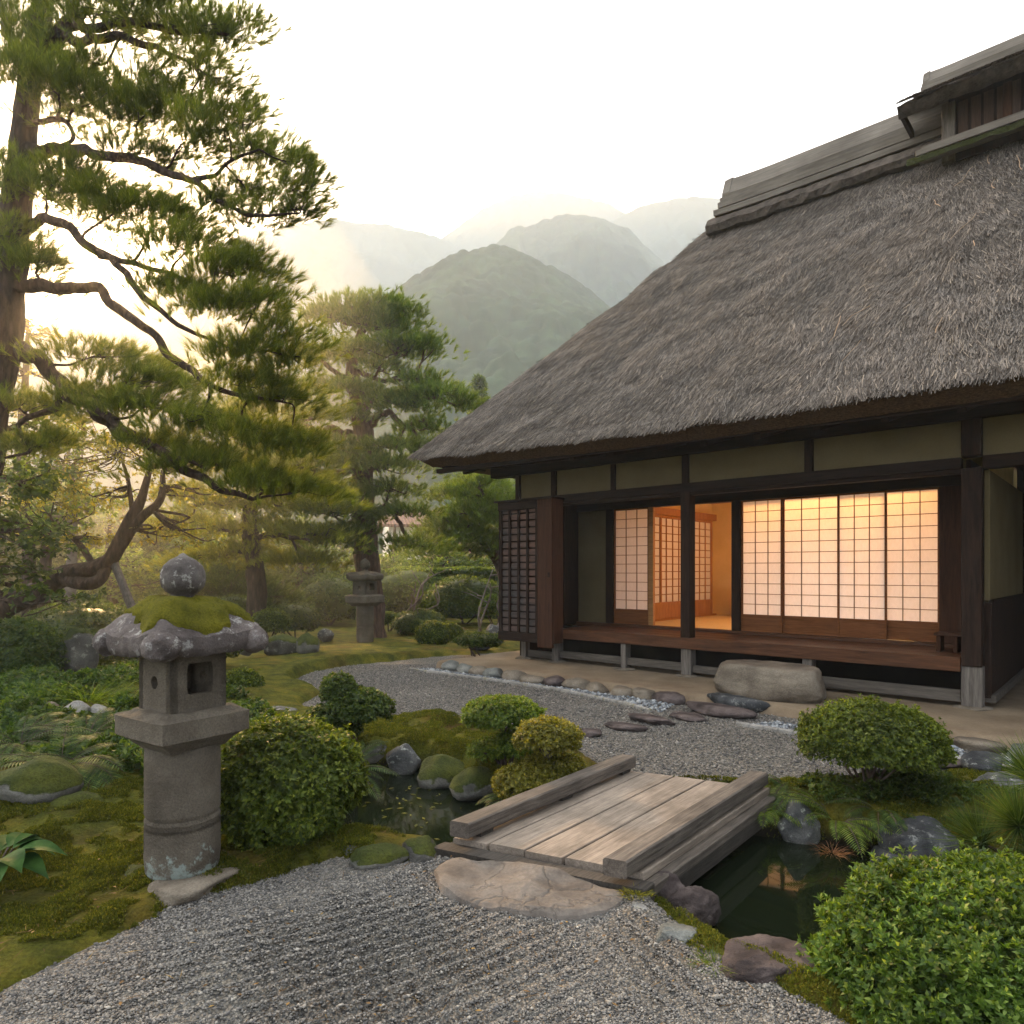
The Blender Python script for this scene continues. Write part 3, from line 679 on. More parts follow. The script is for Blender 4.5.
# ridge: a thatch roll under stepped weathered boards, its left end flared
def ridge(u0, u1, v, z, sc=1.0, name="ridge_cap", flare=.03):
    us = [u0 + (u1-u0)*i/24 for i in range(25)]
    def prof(poly, lo=0, hi=0, fl=1.0, rough=0, nm=name, m=RIDG, par=house):
        k = len(poly); vs = []; fs = []
        for i, u in enumerate(us):
            t = max(0, 1-(u-u0)/(1.0*sc)); dz = flare*fl*t*t; uu = u + (lo if i == 0 else hi if i == 24 else 0)
            for j, (a, b) in enumerate(poly):
                jz = rough*mnoise.noise(Vector((uu*7, a*5, b*9)))
                vs.append((uu, v + a*sc + jz*.6, z + b*sc + dz + jz))
        for i in range(24):
            for j in range(k): fs.append((i*k+j, i*k+(j+1) % k, (i+1)*k+(j+1) % k, (i+1)*k+j))
        fs += [tuple(range(k))[::-1], tuple(24*k+j for j in range(k))]
        return MB().add(vs, fs).build(nm, m, par)
    roll = prof([(-.46, -.32), (-.50, -.22), (-.42, -.10), (-.25, .0), (.25, .0), (.42, -.10), (.50, -.22), (.46, -.32)], rough=.05, m=TH, nm=name.replace("cap", "thatch"))
    prof([(-.42, -.06), (-.43, .02), (-.28, .10), (.28, .10), (.43, .02), (.42, -.06)], lo=.10)
    prof([(-.34, .085), (-.35, .16), (-.2, .22), (.2, .22), (.35, .16), (.34, .085)], lo=.18)
    prof([(-.26, .205), (-.27, .27), (-.15, .32), (.15, .32), (.27, .27), (.26, .205)], lo=.24)
    prof([(-.19, .30), (-.20, .34), (-.09, .60), (-.06, .625), (.06, .625), (.09, .60), (.20, .34), (.19, .30)], lo=.26, fl=1.6)
ridge(-3.84, -.62, 2.5, 7.04)
# raised smoke vent over the ridge
hb("vent_wall", -.56, 3.2, 1.93, 2.0, 6.5, 7.3, DARKZ); hb("vent_wall", -.56, -.5, 2.0, 3.1, 6.5, 7.3, DARKZ); hb("vent_wall", -.56, 3.2, 3.05, 3.1, 6.5, 7.3, DARKZ)
hb("vent_post", -.62, -.48, 1.86, 1.98, 6.5, 7.22, GREYZ); hb("vent_post", .0, .09, 1.87, 1.929, 6.74, 7.2, RED); hb("vent_post", .7, .79, 1.87, 1.929, 6.74, 7.2, RED); hb("vent_post", 1.4, 1.49, 1.87, 1.929, 6.74, 7.2, RED)
hb("vent_rail", -.48, 3.2, 1.88, 1.929, 6.70, 6.74, DARK)
vb = MB()
for i in range(24): u = -.45 + i*.13; vb.box(u, u+.1, 1.905, 1.929, 6.75, 7.2, .003)
vb.build("vent_louvres", wood("vent_board", (.04, .025, .018), (.11, .065, .045), 2), house)
hb("vent_sill", -.85, 3.3, 1.60, 1.86, 6.56, 6.63, RIDG); hb("vent_sill", -.80, 3.3, 1.68, 1.87, 6.633, 6.695, RIDG)
n = N("roof_moss"); f_ = n.noise(40, 4, .7); MSR = n.done(n.ramp(f_, [(.3, (.015, .018, .006)), (.7, (.05, .055, .016))]), .95, n.bump(f_, 1, .03), .1)
ms_ = MB()
ms_.grid([[Vector((u, 1.585+.05*t + .03*mnoise.noise(Vector((u*5, t, 0))), 6.47+.10*t + .02*math.sin(3.1*t)+.025*mnoise.noise(Vector((u*4, t*3, 2))))) for u in np.linspace(-.95, 3.3, 80)] for t in np.linspace(0, 1, 6)])
ms_.build("moss_strip", MSR, house, smooth=True)
vt = MB()
for sgn in (-1, 1):
    g = []
    for i in range(9):
        a = i/8; row = []
        for j in range(60):
            u = -1.02 + 4.4*j/59; p = Vector((u, 2.5 + sgn*1.06*(1-a), 7.17+.02*j/59+.66*a)); p += Vector((0, -.5, .8))*(.05*mnoise.fractal(p*3.5, .8, 2, 3)); row.append(p)
        g.append(row)
    vt.grid(g)
    lip = [Vector((-1.02+4.4*j/59, 2.5+sgn*1.06, 7.17+.02*j/59)) for j in range(60)]
    vt.grid([[p + Vector((0, 0, .03*mnoise.noise(p*9))) for p in lip], [p + Vector((0, -sgn*.1, -.12+.04*mnoise.noise(p*7))) for p in lip], [Vector((p.x, 2.5+sgn*.5, 7.33)) for p in lip]])
vtr = vt.build("vent_thatch", TH, house, smooth=True)
hb("vent_bargeboard", -1.03, -.98, 1.6, 3.4, 7.12, 7.2, DARK)
r = np.random.default_rng(9); k = 9000; u = r.uniform(-1.04, 3.2, k); a = r.random(k)**1.3
b = np.c_[u, 2.5-1.06*(1-a), 7.17+.66*a+.03]; d = np.c_[r.normal(0, .3, k), np.full(k, -.85), np.full(k, -.53)]; L = r.uniform(.06, .16, k)[:, None]
s = np.tile((.006, 0, 0), (k, 1)); nn = np.array((0, -.53, .85))*r.uniform(0, .03, (k, 1))
V = np.stack([b-s, b+s, b+d*L+s*.6+nn, b+d*L-s*.6+nn], 1).reshape(-1, 3); link("vent_straw", npmesh("vent_straw", V, np.arange(len(V)).reshape(-1, 4)), STRAW, vtr)
ridge(-1.12, 3.3, 2.5, 7.72, .55, "vent_ridge_cap", .02)

# ------------------------------------------------------------------ stones
def ico(sub):
    b = bmesh.new(); bmesh.ops.create_icosphere(b, subdivisions=sub, radius=1); b.verts.ensure_lookup_table()
    v = np.array([q.co[:] for q in b.verts]); f = np.array([[q.index for q in fc.verts] for fc in b.faces]); b.free(); return v, f
ICO = {k: ico(k) for k in (3, 4, 5)}
def rock_mesh(name, dims, seed, planes=15, detail=.12, sub=4, flat=.0, soft=14, box=False):
    r = np.random.default_rng(seed); v, f = ICO[sub]; n_ = r.normal(0, 1, (planes, 3)); n_ /= np.linalg.norm(n_, axis=1)[:, None]
    if flat: n_[0] = (.06, .04, 1)
    h = r.uniform(.62, 1.0, planes)
    if flat: h[0] = flat
    if box:                                 # a roughly squared block
        n_ = np.array([(1, .12, .1), (-1, -.08, .14), (.1, 1, .1), (-.05, -1, .16), (.03, -.02, 1), (0, 0, -1), (.7, -.7, .35), (-.6, -.75, .3), (.8, .2, .6)]); n_ /= np.linalg.norm(n_, axis=1)[:, None]
        h = np.array((.80, .80, .74, .74, .60, .7, .98, 1.0, .96)); soft = 26
    v = v.copy(); dt = np.maximum(v@n_.T, .03); q = (dt/h)**soft; rad = (q.sum(1) + 1.0)**(-1/soft)
    p = v*rad[:, None]; p = p*(1 + detail*2*(fbm(p*2.2+seed, 4, seed)-.5)[:, None] + detail*.8*(fbm(p*7+seed, 3, seed+2)-.5)[:, None] + detail*.35*(fbm(p*19+seed, 2, seed+5)-.5)[:, None])
    p = p*np.array(dims)/2/np.abs(p).max(0)
    return npmesh(name, p, f)
RK = dict(
    grey=rock("grey_rock", (.035, .037, .039), (.10, .101, .10), (.19, .187, .178), 6, lichen=(.40, .41, .37)),
    dark=rock("dark_rock", (.014, .015, .017), (.042, .044, .047), (.10, .103, .107), 6, lichen=(.22, .225, .21)),
    purple=rock("purple_rock", (.020, .014, .013), (.072, .053, .050), (.17, .135, .125), 8, bstr=1.0),
    tan=rock("tan_rock", (.07, .055, .042), (.165, .135, .10), (.26, .22, .17), 4),
    moss=rock("mossy_rock", (.028, .028, .024), (.085, .08, .07), (.18, .17, .15), 5, lichen=(.27, .27, .23), moss=.85),
    mossy=rock("very_mossy_rock", (.04, .04, .036), (.12, .115, .10), (.24, .23, .20), 4, moss=1.15),
    pale=rock("pale_rock", (.14, .13, .115), (.29, .275, .25), (.42, .40, .37), 4, lichen=(.22, .20, .12)),
    green=rock("green_grey_rock", (.06, .063, .058), (.15, .155, .14), (.25, .25, .225), 4))
def stone(name, at, dims, kind, seed, label, rz=None, sink=.25, tilt=0, group=None, cat="rock", **k):
    o = link(name, rock_mesh(name, dims, seed, **k), RK[kind], smooth=True, label=label, cat=cat, group=group)
    o.location = (at[0], at[1], at[2] + dims[2]*(.5-sink)); o.rotation_euler = (tilt, 0, rz if rz is not None else random.uniform(0, 6)); return o
BZ = .02
for a in (
    ("boulder", G(768, 968, 0), (.40, .30, .19), 'purple', 3, "flat purple boulder at the gravel edge above the dark water", .3, .45),
    ("boulder", G(694, 922, -.15), (.27, .24, .24), 'purple', 4, "dark purplish boulder at the waterside just off the bridge's low end", .2, .3),
    ("boulder", G(664, 905, -.12), (.2, .2, .22), 'purple', 5, "knobbly brown purple rock tucked under the bridge corner", 1, .3),
    ("rock", G(675, 938, 0), (.2, .13, .08), 'green', 6, "smooth grey green stone on the gravel beside the purple boulders", .1, .3),
    ("rock", G(634, 908, 0), (.16, .09, .03), 'pale', 7, "small flat pale stone at the corner of the doorstep slab", -.3, .4),
    ("boulder", G(800, 838, -.17), (.30, .26, .36), 'grey', 8, "upright blue grey boulder standing in the water beside the bridge", .5, .28),
    ("boulder", G(916, 858, -.17), (.44, .34, .33), 'dark', 9, "broad dark boulder with white lichen specks on the far bank", .1, .28),
    ("boulder", G(962, 850, -.2), (.34, .28, .30), 'pale', 10, "pale rounded boulder behind the spiky pine seedling", .8, .12),
    ("boulder", G(862, 838, -.17), (.42, .34, .30), 'mossy', 11, "moss covered bank rock between the two grey boulders", .4, .28),
    ("boulder", G(405, 772, -.17), (.30, .24, .30), 'grey', 12, "pointed grey rock at the far waterline of the small pool", .6, .2),
    ("boulder", G(378, 764, -.17), (.34, .22, .26), 'moss', 13, "low rock with a mossy cap at the pool's far end", .1, .2),
    ("boulder", G(446, 782, -.17), (.50, .38, .30), 'mossy', 14, "rounded moss cushion rock on the far bank of the pool", .1, .28),
    ("boulder", G(476, 795, -.17), (.42, .36, .30), 'mossy', 15, "bulging moss covered rock overhanging the pool beside the ferns", .9, .28),
    ("boulder", G(508, 790, -.2), (.42, .30, .32), 'mossy', 16, "moss topped rock under the flat topped shrubs", .3, .1),
    ("boulder", G(545, 812, -.17), (.30, .26, .30), 'grey', 17, "wet grey rock at the waterline beneath the golden moss mound", .3, .2),
    ("boulder", G(293, 738, .02), (.46, .30, .26), 'grey', 18, "smooth grey boulder between the big round shrub and the fern", 2.9, .15),
    ("flat_stone", G(268, 714, .06), (.55, .40, .10), 'grey', 19, "flat grey stone lying in the moss behind the round shrub", .2, .3),
    ("rock", G(236, 710, .05), (.16, .13, .12), 'pale', 191, "small white stone among leaves at the lantern's side", .2, .3),
    ("standing_stone", G(75, 682, .25), (.44, .30, .66), 'moss', 20, "upright lichened standing stone with a moss cap", .3, .1),
    ("boulder", G(66, 812, .06), (.50, .30, .15), 'moss', 21, "flat grey rock with a yellow moss blanket at the lawn's edge", .1, .25),
    ("boulder", G(36, 806, .08), (.52, .42, .34), 'mossy', 22, "dark mossy boulder under the fern thicket", .1, .1),
    ("rock", G(48, 712, .28), (.20, .16, .12), 'tan', 23, "small tan stone in the fern bank beyond the lantern", .1, .2),
    ("rock", G(76, 714, .26), (.26, .18, .14), 'pale', 24, "pale stone with a rusty stain in the fern bank", .3, .2),
    ("rock", G(100, 716, .22), (.18, .15, .13), 'pale', 25, "round whitish stone close to the lantern's platform", .3, .2),
    ("rock", G(106, 738, .16), (.24, .16, .10), 'moss', 26, "flat mossy stone between the ferns and the lantern shaft", .1, .2),
    ("boulder", G(282, 656, .08), (.75, .5, .42), 'moss', 27, "brown rock with a mossy shoulder below the clipped domes", .2, .15),
    ("boulder", G(308, 657, .08), (.36, .4, .44), 'mossy', 28, "square moss block beside the brown mossy rock", .2, .1),
    ("boulder", G(325, 641, .05), (.36, .3, .3), 'grey', 29, "small grey boulder on the far moss lawn", .2, .15),
    ("boulder", G(246, 652, .2), (.5, .4, .48), 'pale', 30, "pale boulder half hidden behind the lantern's roof", .2, .15),
    ("flat_stone", G(256, 663, .05), (.36, .3, .06), 'pale', 31, "small white flat stone in the moss below the pale boulder", .2, .3),
    ("rock", G(350, 856, 0), (.11, .08, .07), 'grey', 32, "little grey stone in the moss beside the round shrub", .2, .25),
    ("boulder", G(380, 866, 0), (.3, .18, .14), 'mossy', 33, "low moss mound rock on the pool's near bank", .2, .25),
    ("boulder", G(420, 862, -.02), (.22, .18, .19), 'moss', 34, "dark mossy rock wedged against the bridge's near corner", .7, .25),
    ("boulder", G(480, 650, .05), (.42, .36, .34), 'dark', 35, "dark rock at the foot of the shutter box", .2, .15),
    ("boulder", G(493, 645, .05), (.4, .36, .46), 'grey', 36, "grey rock beside the shutter box", .9, .15),
    ("boulder", G(985, 770, .05), (.30, .26, .16), 'dark', 37, "dark stone on the bank beyond the right-bank round shrub", .2, .2),
    ("flat_stone", G(946, 765, .03), (.5, .24, .08), 'purple', 38, "flat purplish stone lying in gravel beside the round shrub", .1, .3),
    ("boulder", G(1000, 800, .0), (.4, .3, .22), 'grey', 39, "grey bank stone behind the spiky seedling's needles", .1, .2),
    ("rock", G(890, 862, -.17), (.24, .2, .12), 'dark', 40, "low wet stone at the foot of the broad dark boulder", .1, .3),
):
    nm, at, dm, kd, sd, lb, rz, sk = a
    stone(nm, at, dm, kd, sd, lb, rz, sk, flat=.45 if nm == "flat_stone" else .5 if sd == 3 else 0, sub=5 if sd in (3, 4, 6, 8, 9, 18) else 4, detail=.2 if sd in (3, 4, 5) else .12)
# stepping stones from the court to the doorstep rock
for i, (px, py, w, d, h, kd, lb) in enumerate((
    (592, 735, .27, .2, .07, 'purple', "smallest purple stepping stone, beside the flat topped shrub"),
    (627, 729, .44, .22, .07, 'purple', "thin flat purple stepping stone at the court's middle"),
    (652, 722, .50, .28, .10, 'purple', "darkest purple stepping stone of the curved row"),
    (686, 718, .42, .34, .07, 'purple', "brownish purple stepping stone just before the long slab"),
    (718, 714, .80, .36, .15, 'purple', "long purple stepping slab in front of the doorstep rock"),
    (736, 709, .72, .34, .24, 'dark', "grey green stepping rock against the doorstep rock"))):
    stone("stepping_stone", G(px, py, .02), (w, d, h), kd, 60+i, lb, HA+random.uniform(-.15, .15), .2, cat="stepping stone", group="stepping stones to the house", flat=.5)
o = stone("doorstep_rock", (*HW(-1.78, -.66), .1), (1.2, .7, .42), 'tan', 74, "large tan doorstep rock below the veranda", HA+.03, .1, cat="doorstep stone", sub=5, box=True, detail=.07)
# border stones of the earth platform
u = -6.35; i = 0
while u < -2.45:
    w = random.uniform(.24, .42); v = -1.27 + .03*math.sin(i*2.1) + (.08 if u < -5.6 else 0)
    stone("edging_stone", (*HW(u+w/2, v), -.03), (w*1.14, random.uniform(.22, .30), random.uniform(.17, .21)), random.choice(['tan', 'tan', 'tan', 'green', 'tan', 'purple']), 100+i,
          "rounded river stone in the border row along the earth platform's far stretch", HA+random.uniform(-.15, .15), .1, cat="edging stone", group="round border stones of the house platform", sub=4)
    u += w; i += 1
u = -1.15
while u < 2.2:
    w = random.uniform(.2, .42); v = -1.42 - .03*(u+1.1) + .02*math.sin(i*1.7)
    stone("edging_stone", (*HW(u+w/2, v), -.03), (w*1.1, random.uniform(.22, .3), random.uniform(.17, .21)), random.choice(['tan', 'green', 'tan', 'grey']), 100+i,
          "squarish border stone of the earth platform near the corner post", HA+random.uniform(-.1, .1), .1, cat="edging stone", group="square border stones of the house platform", sub=4, flat=.6)
    u += w; i += 1
for u, lb in ((-5.83, "flat base stone under the post by the shutter box"), (-5.21, "flat base stone under the floor post next to the shutter box"), (-4.02, "flat base stone under the thin floor post"),
              (-3.08, "flat base stone under the middle veranda post"), (-.02, "flat base stone under the thick corner post")):
    stone("post_base_stone", (*HW(u, 0), .085), (.36, .34, .075), 'tan', int(200-u*7), lb, .3, .2, cat="base stone", flat=.5)
# grey drip strip of pebbles and its thin curb
st_a = [HW(-6.55, -1.34), HW(-4, -1.36), HW(-2.5, -1.38), HW(-2.4, -1.85), HW(-4.05, -1.50), HW(-6.6, -1.58)]
st_b = [HW(-1.35, -1.5), HW(2.2, -1.62), HW(2.2, -1.92), HW(-1.5, -1.82)]
for q, sd, lb in ((st_a, 31, "blue grey drip line pebbles beside the round border stones"), (st_b, 32, "blue grey drip line pebbles beside the square border stones")):
    a = np.array(q); pebbles("drip_pebbles", 16000, q, lambda z: .018+0*z[:, 0], .016, PEBB, lb, (a[:, 0].min(), a[:, 0].max(), a[:, 1].min(), a[:, 1].max()), sd, .0)
def curb(pts, label):
    m = MB(); P = smooth_line(pts, 8)
    for a, b in zip(P[:-1], P[1:]): m.bar((*HW(*a), .022+.006*mnoise.noise(Vector((a[0]*3, 0, 0)))), (*HW(*b), .022), .045, .05, ch=.01)
    m.build("stone_curb", RK['pale'], label=label, cat="curb")
curb([(-6.65, -1.62), (-5.4, -1.55), (-4.05, -1.54), (-3.0, -1.72), (-2.5, -1.88)], "thin pale curb between court gravel and the far drip line pebbles")
curb([(-1.6, -1.86), (-.5, -1.9), (.8, -1.93), (2.2, -1.95)], "thin pale curb in front of the drip line pebbles near the round shrub")

# ------------------------------------------------------------------ stone lanterns
GRAN = rock("lantern_granite", (.052, .041, .030), (.115, .095, .071), (.18, .155, .12), 5, bstr=.3)
GRANL = rock("lantern_granite_lichen", (.052, .041, .030), (.115, .095, .071), (.18, .155, .12), 5, lichen=(.26, .31, .28), bstr=.3, lowlichen=.17)
GROOF = rock("lantern_roof_stone", (.045, .035, .032), (.11, .09, .083), (.205, .175, .165), 6, lichen=(.32, .31, .29), bstr=.8)
GFIN = rock("finial_stone", (.045, .036, .033), (.115, .098, .09), (.27, .25, .225), 9, lichen=(.36, .35, .32), bstr=.6)
GMOSS = N("lantern_moss"); f_ = GMOSS.noise(110, 4, .75); g_ = GMOSS.noise(7, 4)
GMOSS = GMOSS.done(GMOSS.mix(.75, GMOSS.ramp(g_, [(.3, (.085, .085, .008)), (.7, (.21, .19, .02))]), GMOSS.ramp(f_, [(.3, .35), (.7, 1.35)]), 'MULTIPLY'), .95, GMOSS.bump(f_, 1, .02, GMOSS.bump(g_, .8, .05)), .1)
def sqbox(mb, half, z0, z1, half1=None, segs=8, wear=.004):
    # square block with worn, subdivided faces
    h1 = half1 or half; g = []
    for i in range(7):
        t = i/6; h = half+(h1-half)*t; row = []
        for k in range(4*segs+1):
            e = (k % (4*segs))/segs; s, f = int(e) % 4, e-int(e); c = [(-1, -1), (1, -1), (1, 1), (-1, 1), (-1, -1)]
            x = c[s][0]+(c[s+1][0]-c[s][0])*f; y = c[s][1]+(c[s+1][1]-c[s][1])*f
            q = 1-.03*(abs(x)*abs(y))**6; p = Vector((x*h*q, y*h*q, z0+(z1-z0)*t)); nz_ = wear*mnoise.noise(p*14)
            row.append(p*(1+nz_/max(h, .05)) if 0 < t < 1 else p)
        g.append(row)
    mb.grid(g); mb.add([g[0][k] for k in range(4*segs)], [tuple(range(4*segs))[::-1]]); mb.add([g[-1][k] for k in range(4*segs)], [tuple(range(4*segs))]); return mb
def lantern(at, rz, label, s=1.0, mossy=True, shaft_r=.163, plat=.215, boxh=.135, roofr=.28, zs=(.04, .64, .80, 1.075, 1.30)):
    L = empty("stone_lantern", at, rz, label=label, cat="stone lantern"); z0, z1, z2, z3, z4 = zs
    m = MB(); pr = [(shaft_r*.86, z0), (shaft_r*.97, z0+.03), (shaft_r*1.01, z0+.10)]
    pr += [(shaft_r*(1.0+.004*math.sin(i*2.2)), z0+.12+i*.02) for i in range(int((z1-z0-.14)/.02))]
    zb = z0 + (z1-z0)*.42
    pr = [(r - (.007 if abs(z-zb) < .008 or abs(z-zb-.03) < .008 else 0), z) for r, z in sorted(set(pr + [(shaft_r, zb-.012), (shaft_r, zb), (shaft_r, zb+.015), (shaft_r, zb+.03), (shaft_r, zb+.045)]), key=lambda q: q[1])]
    pr += [(shaft_r*.985, z1)]
    m.lathe(pr, 48); m.build("shaft", GRANL if mossy else GRAN, L, smooth=True)
    m = MB(); sqbox(m, plat*.62, z1-.01, z1+.035, plat*.80); sqbox(m, plat*.80, z1+.033, z1+.062, plat*1.0); sqbox(m, plat*1.0, z1+.06, z2-.01, plat*1.01); sqbox(m, plat*1.01, z2-.012, z2+.015, plat*.72)
    m.build("platform", GRAN, L)
    # fire box: four walls with a round hole on two sides and a window on the others
    fb = MB(); t = .035; b = boxh
    def wall(rot, kind):
        g = MB(); w = b; h0, h1 = z2+.012, z3
        if kind == 'round':
            k = 24; hr = b*.22; cz = (h0+h1)/2+.0; out = []; inn = []
            for i in range(k):
                a = 2*math.pi*i/k; c, s_ = math.cos(a), math.sin(a); inn.append((hr*c, cz+hr*s_))
                sc = min(w/abs(c) if abs(c) > 1e-6 else 9, ((h1-h0)/2)/abs(s_) if abs(s_) > 1e-6 else 9); out.append((sc*c, cz+sc*s_))
        else:
            x0, x1, y0, y1 = -b*.42, b*.50, h0+.075, h1-.045; k = 24; out = []; inn = []; cx, cz = (x0+x1)/2, (y0+y1)/2
            for i in range(k):
                a = 2*math.pi*(i+.5)/k; c, s_ = math.cos(a), math.sin(a)
                q = min((x1-cx)/abs(c), (y1-cz)/abs(s_)); inn.append((cx+q*c, cz+q*s_))
                ex = (w-cx)/c if c > 0 else (-w-cx)/c; ey = (h1-cz)/s_ if s_ > 0 else (h0-cz)/s_; q = min(ex, ey); out.append((cx+q*c, cz+q*s_))
        for X_ in (-w, w):                     # snap the nearest outline points onto the four corners
            for Z_ in (h0, h1):
                i = min(range(k), key=lambda q: (out[q][0]-X_)**2+(out[q][1]-Z_)**2); out[i] = (X_, Z_)
        v = []; f = []
        for y in (-b, -b+t):
            v += [(x, y, z) for x, z in out]; v += [(x, y, z) for x, z in inn]
        for i in range(k):
            j = (i+1) % k; f += [(i, j, k+j, k+i), (2*k+j, 2*k+i, 3*k+i, 3*k+j), (k+i, k+j, 3*k+j, 3*k+i), (j, i, 2*k+i, 2*k+j)]
        c, s_ = math.cos(rot), math.sin(rot)
        fb.add([(x*c-y*s_, x*s_+y*c, z) for x, y, z in v], f)
    wall(0, 'round'); wall(math.pi/2, 'window'); wall(math.pi, 'round'); wall(-math.pi/2, 'window')
    fb.box(-b+t, b-t, -b+t, b-t, z2+.012, z2+.03, 0)
    fb.build("fire_box", GRAN, L)
    # roof: square, sagging slopes with swollen corner scrolls
    nt_, na = 26, 96
    def rp(a, t, lift=0):
        c, s_ = math.cos(a), math.sin(a); sq = 1/(abs(c)**4+abs(s_)**4)**.25; cor = max(0, (sq-1)/.19)
        R_ = roofr*sq*(.97+.03*cor); r_ = R_*t
        z = z4 - (z4-z3-.085)*(t**2.1) + .03*cor*cor*t**4 + .020*cor*t*(1-t)*3
        p = Vector((r_*c, r_*s_, z)); nn = mnoise.fractal(p*9, .9, 2, 3)
        return p + Vector((c, s_, 1.2))*(.014*nn*min(1, 3*t) + lift)
    g = [[rp(2*math.pi*j/na, max(.02, i/nt_)) for j in range(na+1)] for i in range(nt_+1)]
    rim = [Vector((p.x*.97, p.y*.97, p.z-.085)) for p in g[-1]]
    m = MB(); m.grid(g); m.grid([g[-1], [p + Vector((p.x*.015, p.y*.015, -.045)) for p in g[-1]], rim, [Vector((p.x*.5, p.y*.5, z3)) for p in rim]])
    rf_ = m.build("roof", GROOF if mossy else GRAN, L, smooth=True)
    if mossy:
        for k in range(4):
            a = math.pi/4+k*math.pi/2; R_ = roofr*1.12; v, f = ICO[4]
            p = v*np.array((.068, .08, .066)); p = p*(1+.25*(fbm(v*2.2+k, 3, k)-.5)[:, None]); me = npmesh("corner_scroll", p, f)
            o = link("corner_scroll", me, GROOF, rf_, smooth=True); o.location = (R_*math.cos(a), R_*math.sin(a), z3+.05); o.rotation_euler = (0, .25, a)
        g = []
        for i in range(22):
            row = []
            for j in range(na+1):
                a = 2*math.pi*j/na; ed = .90 + .36*(mnoise.fractal(Vector((math.cos(a)*1.9, math.sin(a)*1.9, 4.2)), .8, 2, 3)) - .06*math.cos(a+2.2)
                ed = max(.58, min(.985, ed)); t = max(.03, ed*i/21); th = .028*(1-(i/21)**4) - .012*(i == 21)
                p = rp(a, t, th); p += Vector((math.cos(a), math.sin(a), 1))*.006*mnoise.noise(p*30); row.append(p)
            g.append(row)
        MB().grid(g).build("moss_cushion", GMOSS, rf_, smooth=True)
    m = MB(); q = z4-.01; k = .098*(1 if mossy else .9)
    m.lathe([(k*.62, q), (k*.60, q+.03), (k*.52, q+.05), (k*.72, q+.062), (k*.93, q+.085), (k*1.0, q+.115), (k*.99, q+.15), (k*.86, q+.185), (k*.58, q+.212), (k*.24, q+.229), (k*.12, q+.24), (.002, q+.245)], 32)
    fin = m.build("finial", GFIN if mossy else GRAN, L, smooth=True)
    L.scale = (s, s, s); return L
lantern(G(183, 880), R(-35), "old stone lantern with a moss covered roof and scroll corners beside the gravel path")
stone("lantern_base_rock", G(186, 893, 0), (.46, .34, .17), 'tan', 51, "pale split rock at the foot of the mossy stone lantern", .5, .30, flat=.4)
stone("lantern_base_rock", G(150, 878, 0), (.34, .22, .12), 'moss', 52, "mossy half buried rock under the lantern's shaft", .2, .4)
stone("lantern_base_rock", G(215, 876, 0), (.26, .22, .12), 'mossy', 53, "dark mossy rock between lantern foot and round shrub", .2, .4)
lantern(G(365, 643, .03), R(-28), "plain tall stone lantern on the far moss lawn before the great pine", 1.12, False, .15, .25, .15, .27, (.0, .66, .84, 1.10, 1.26))

# ------------------------------------------------------------------ plank bridge and the slab before it
BA, BB = Vector((-.33, 3.55, 0)), Vector((.585, 3.12, 0)); BL = Vector((1.06, 1.27, 0)); BW = BB-BA
br = empty("wooden_bridge", BA + BW*.5, 0, label="low weathered plank bridge with beam kerbs over the pond", cat="footbridge")
n = N("bridge_plank"); BUV = n
L_ = BL.length; ang = math.atan2(BL.y, BL.x)
def woodrot(name, a, b, ang, grey=None, sc=1.0):
    n = N(name); mp = n.n("ShaderNodeMapping"); mp.vector_type = 'TEXTURE'; mp.inputs["Rotation"].default_value = (0, 0, ang); n.l(n.co.outputs["Object"], mp.inputs[0])
    m2 = n.n("ShaderNodeMapping"); m2.inputs["Scale"].default_value = (1.3, 26*sc, 26*sc); n.l(mp.outputs[0], m2.inputs[0]); v = m2.outputs[0]
    g = n.noise(2.2, 7, .65, v, .8); fine = n.noise(8, 4, .7, v); big = n.noise(3.2, 5, .6); c = n.ramp(g, [(.28, a), (.72, b)])
    c = n.mix(.35, c, n.ramp(n.island(), [(0, .7), (1, 1.2)]), 'MULTIPLY')
    c = n.mix(.5, c, n.ramp(fine, [(.32, .4), (.6, 1.05)]), 'MULTIPLY'); c = n.mix(.7, c, n.ramp(big, [(.34, .5), (.62, 1.12)]), 'MULTIPLY')
    return n.done(c, .75, n.bump(fine, .5, .006, n.bump(g, .5, .01)), .25)
PLK = woodrot("bridge_plank_wood", (.17, .135, .105), (.36, .295, .235), ang)
BEAM = woodrot("bridge_beam_wood", (.055, .044, .035), (.19, .158, .13), ang)
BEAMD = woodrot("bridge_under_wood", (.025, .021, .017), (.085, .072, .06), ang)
def bp(w, l, z): return BA + BW*w + BL*l + Vector((0, 0, z)) - br.location
def bbar(name, w0, w1, l0, l1, z0, z1, m, ch=.005, seg=14, warp=.0):
    g = MB(); c = ch/1.0; vs = []; fs = []; cw = c/BW.length
    prof = [(w0+cw, z0), (w1-cw, z0), (w1, z0+c), (w1, z1-c), (w1-cw, z1), (w0+cw, z1), (w0, z1-c), (w0, z0+c)]
    for i in range(seg+1):
        l = l0+(l1-l0)*i/seg
        for w, z in prof:
            p = bp(w, l, z); k = .0025*mnoise.noise(p*11); p += Vector((k, -k, .5*k + warp*mnoise.noise(Vector((l*2, w0*7, 3))))); vs.append(p)
    for i in range(seg):
        for j in range(8): fs.append((i*8+j, i*8+(j+1) % 8, (i+1)*8+(j+1) % 8, (i+1)*8+j))
    fs += [tuple(range(8))[::-1], tuple(seg*8+j for j in range(8))]
    return g.add(vs, fs).build(name, m, br)
ed = [0.0, .20, .40, .605, .805, 1.0]
for i in range(5): bbar("plank", ed[i]+.006, ed[i+1]-.006, .02+.006*(i % 2), .985+.012*random.random(), .03, .068+.004*random.random(), PLK, .004, warp=.004)
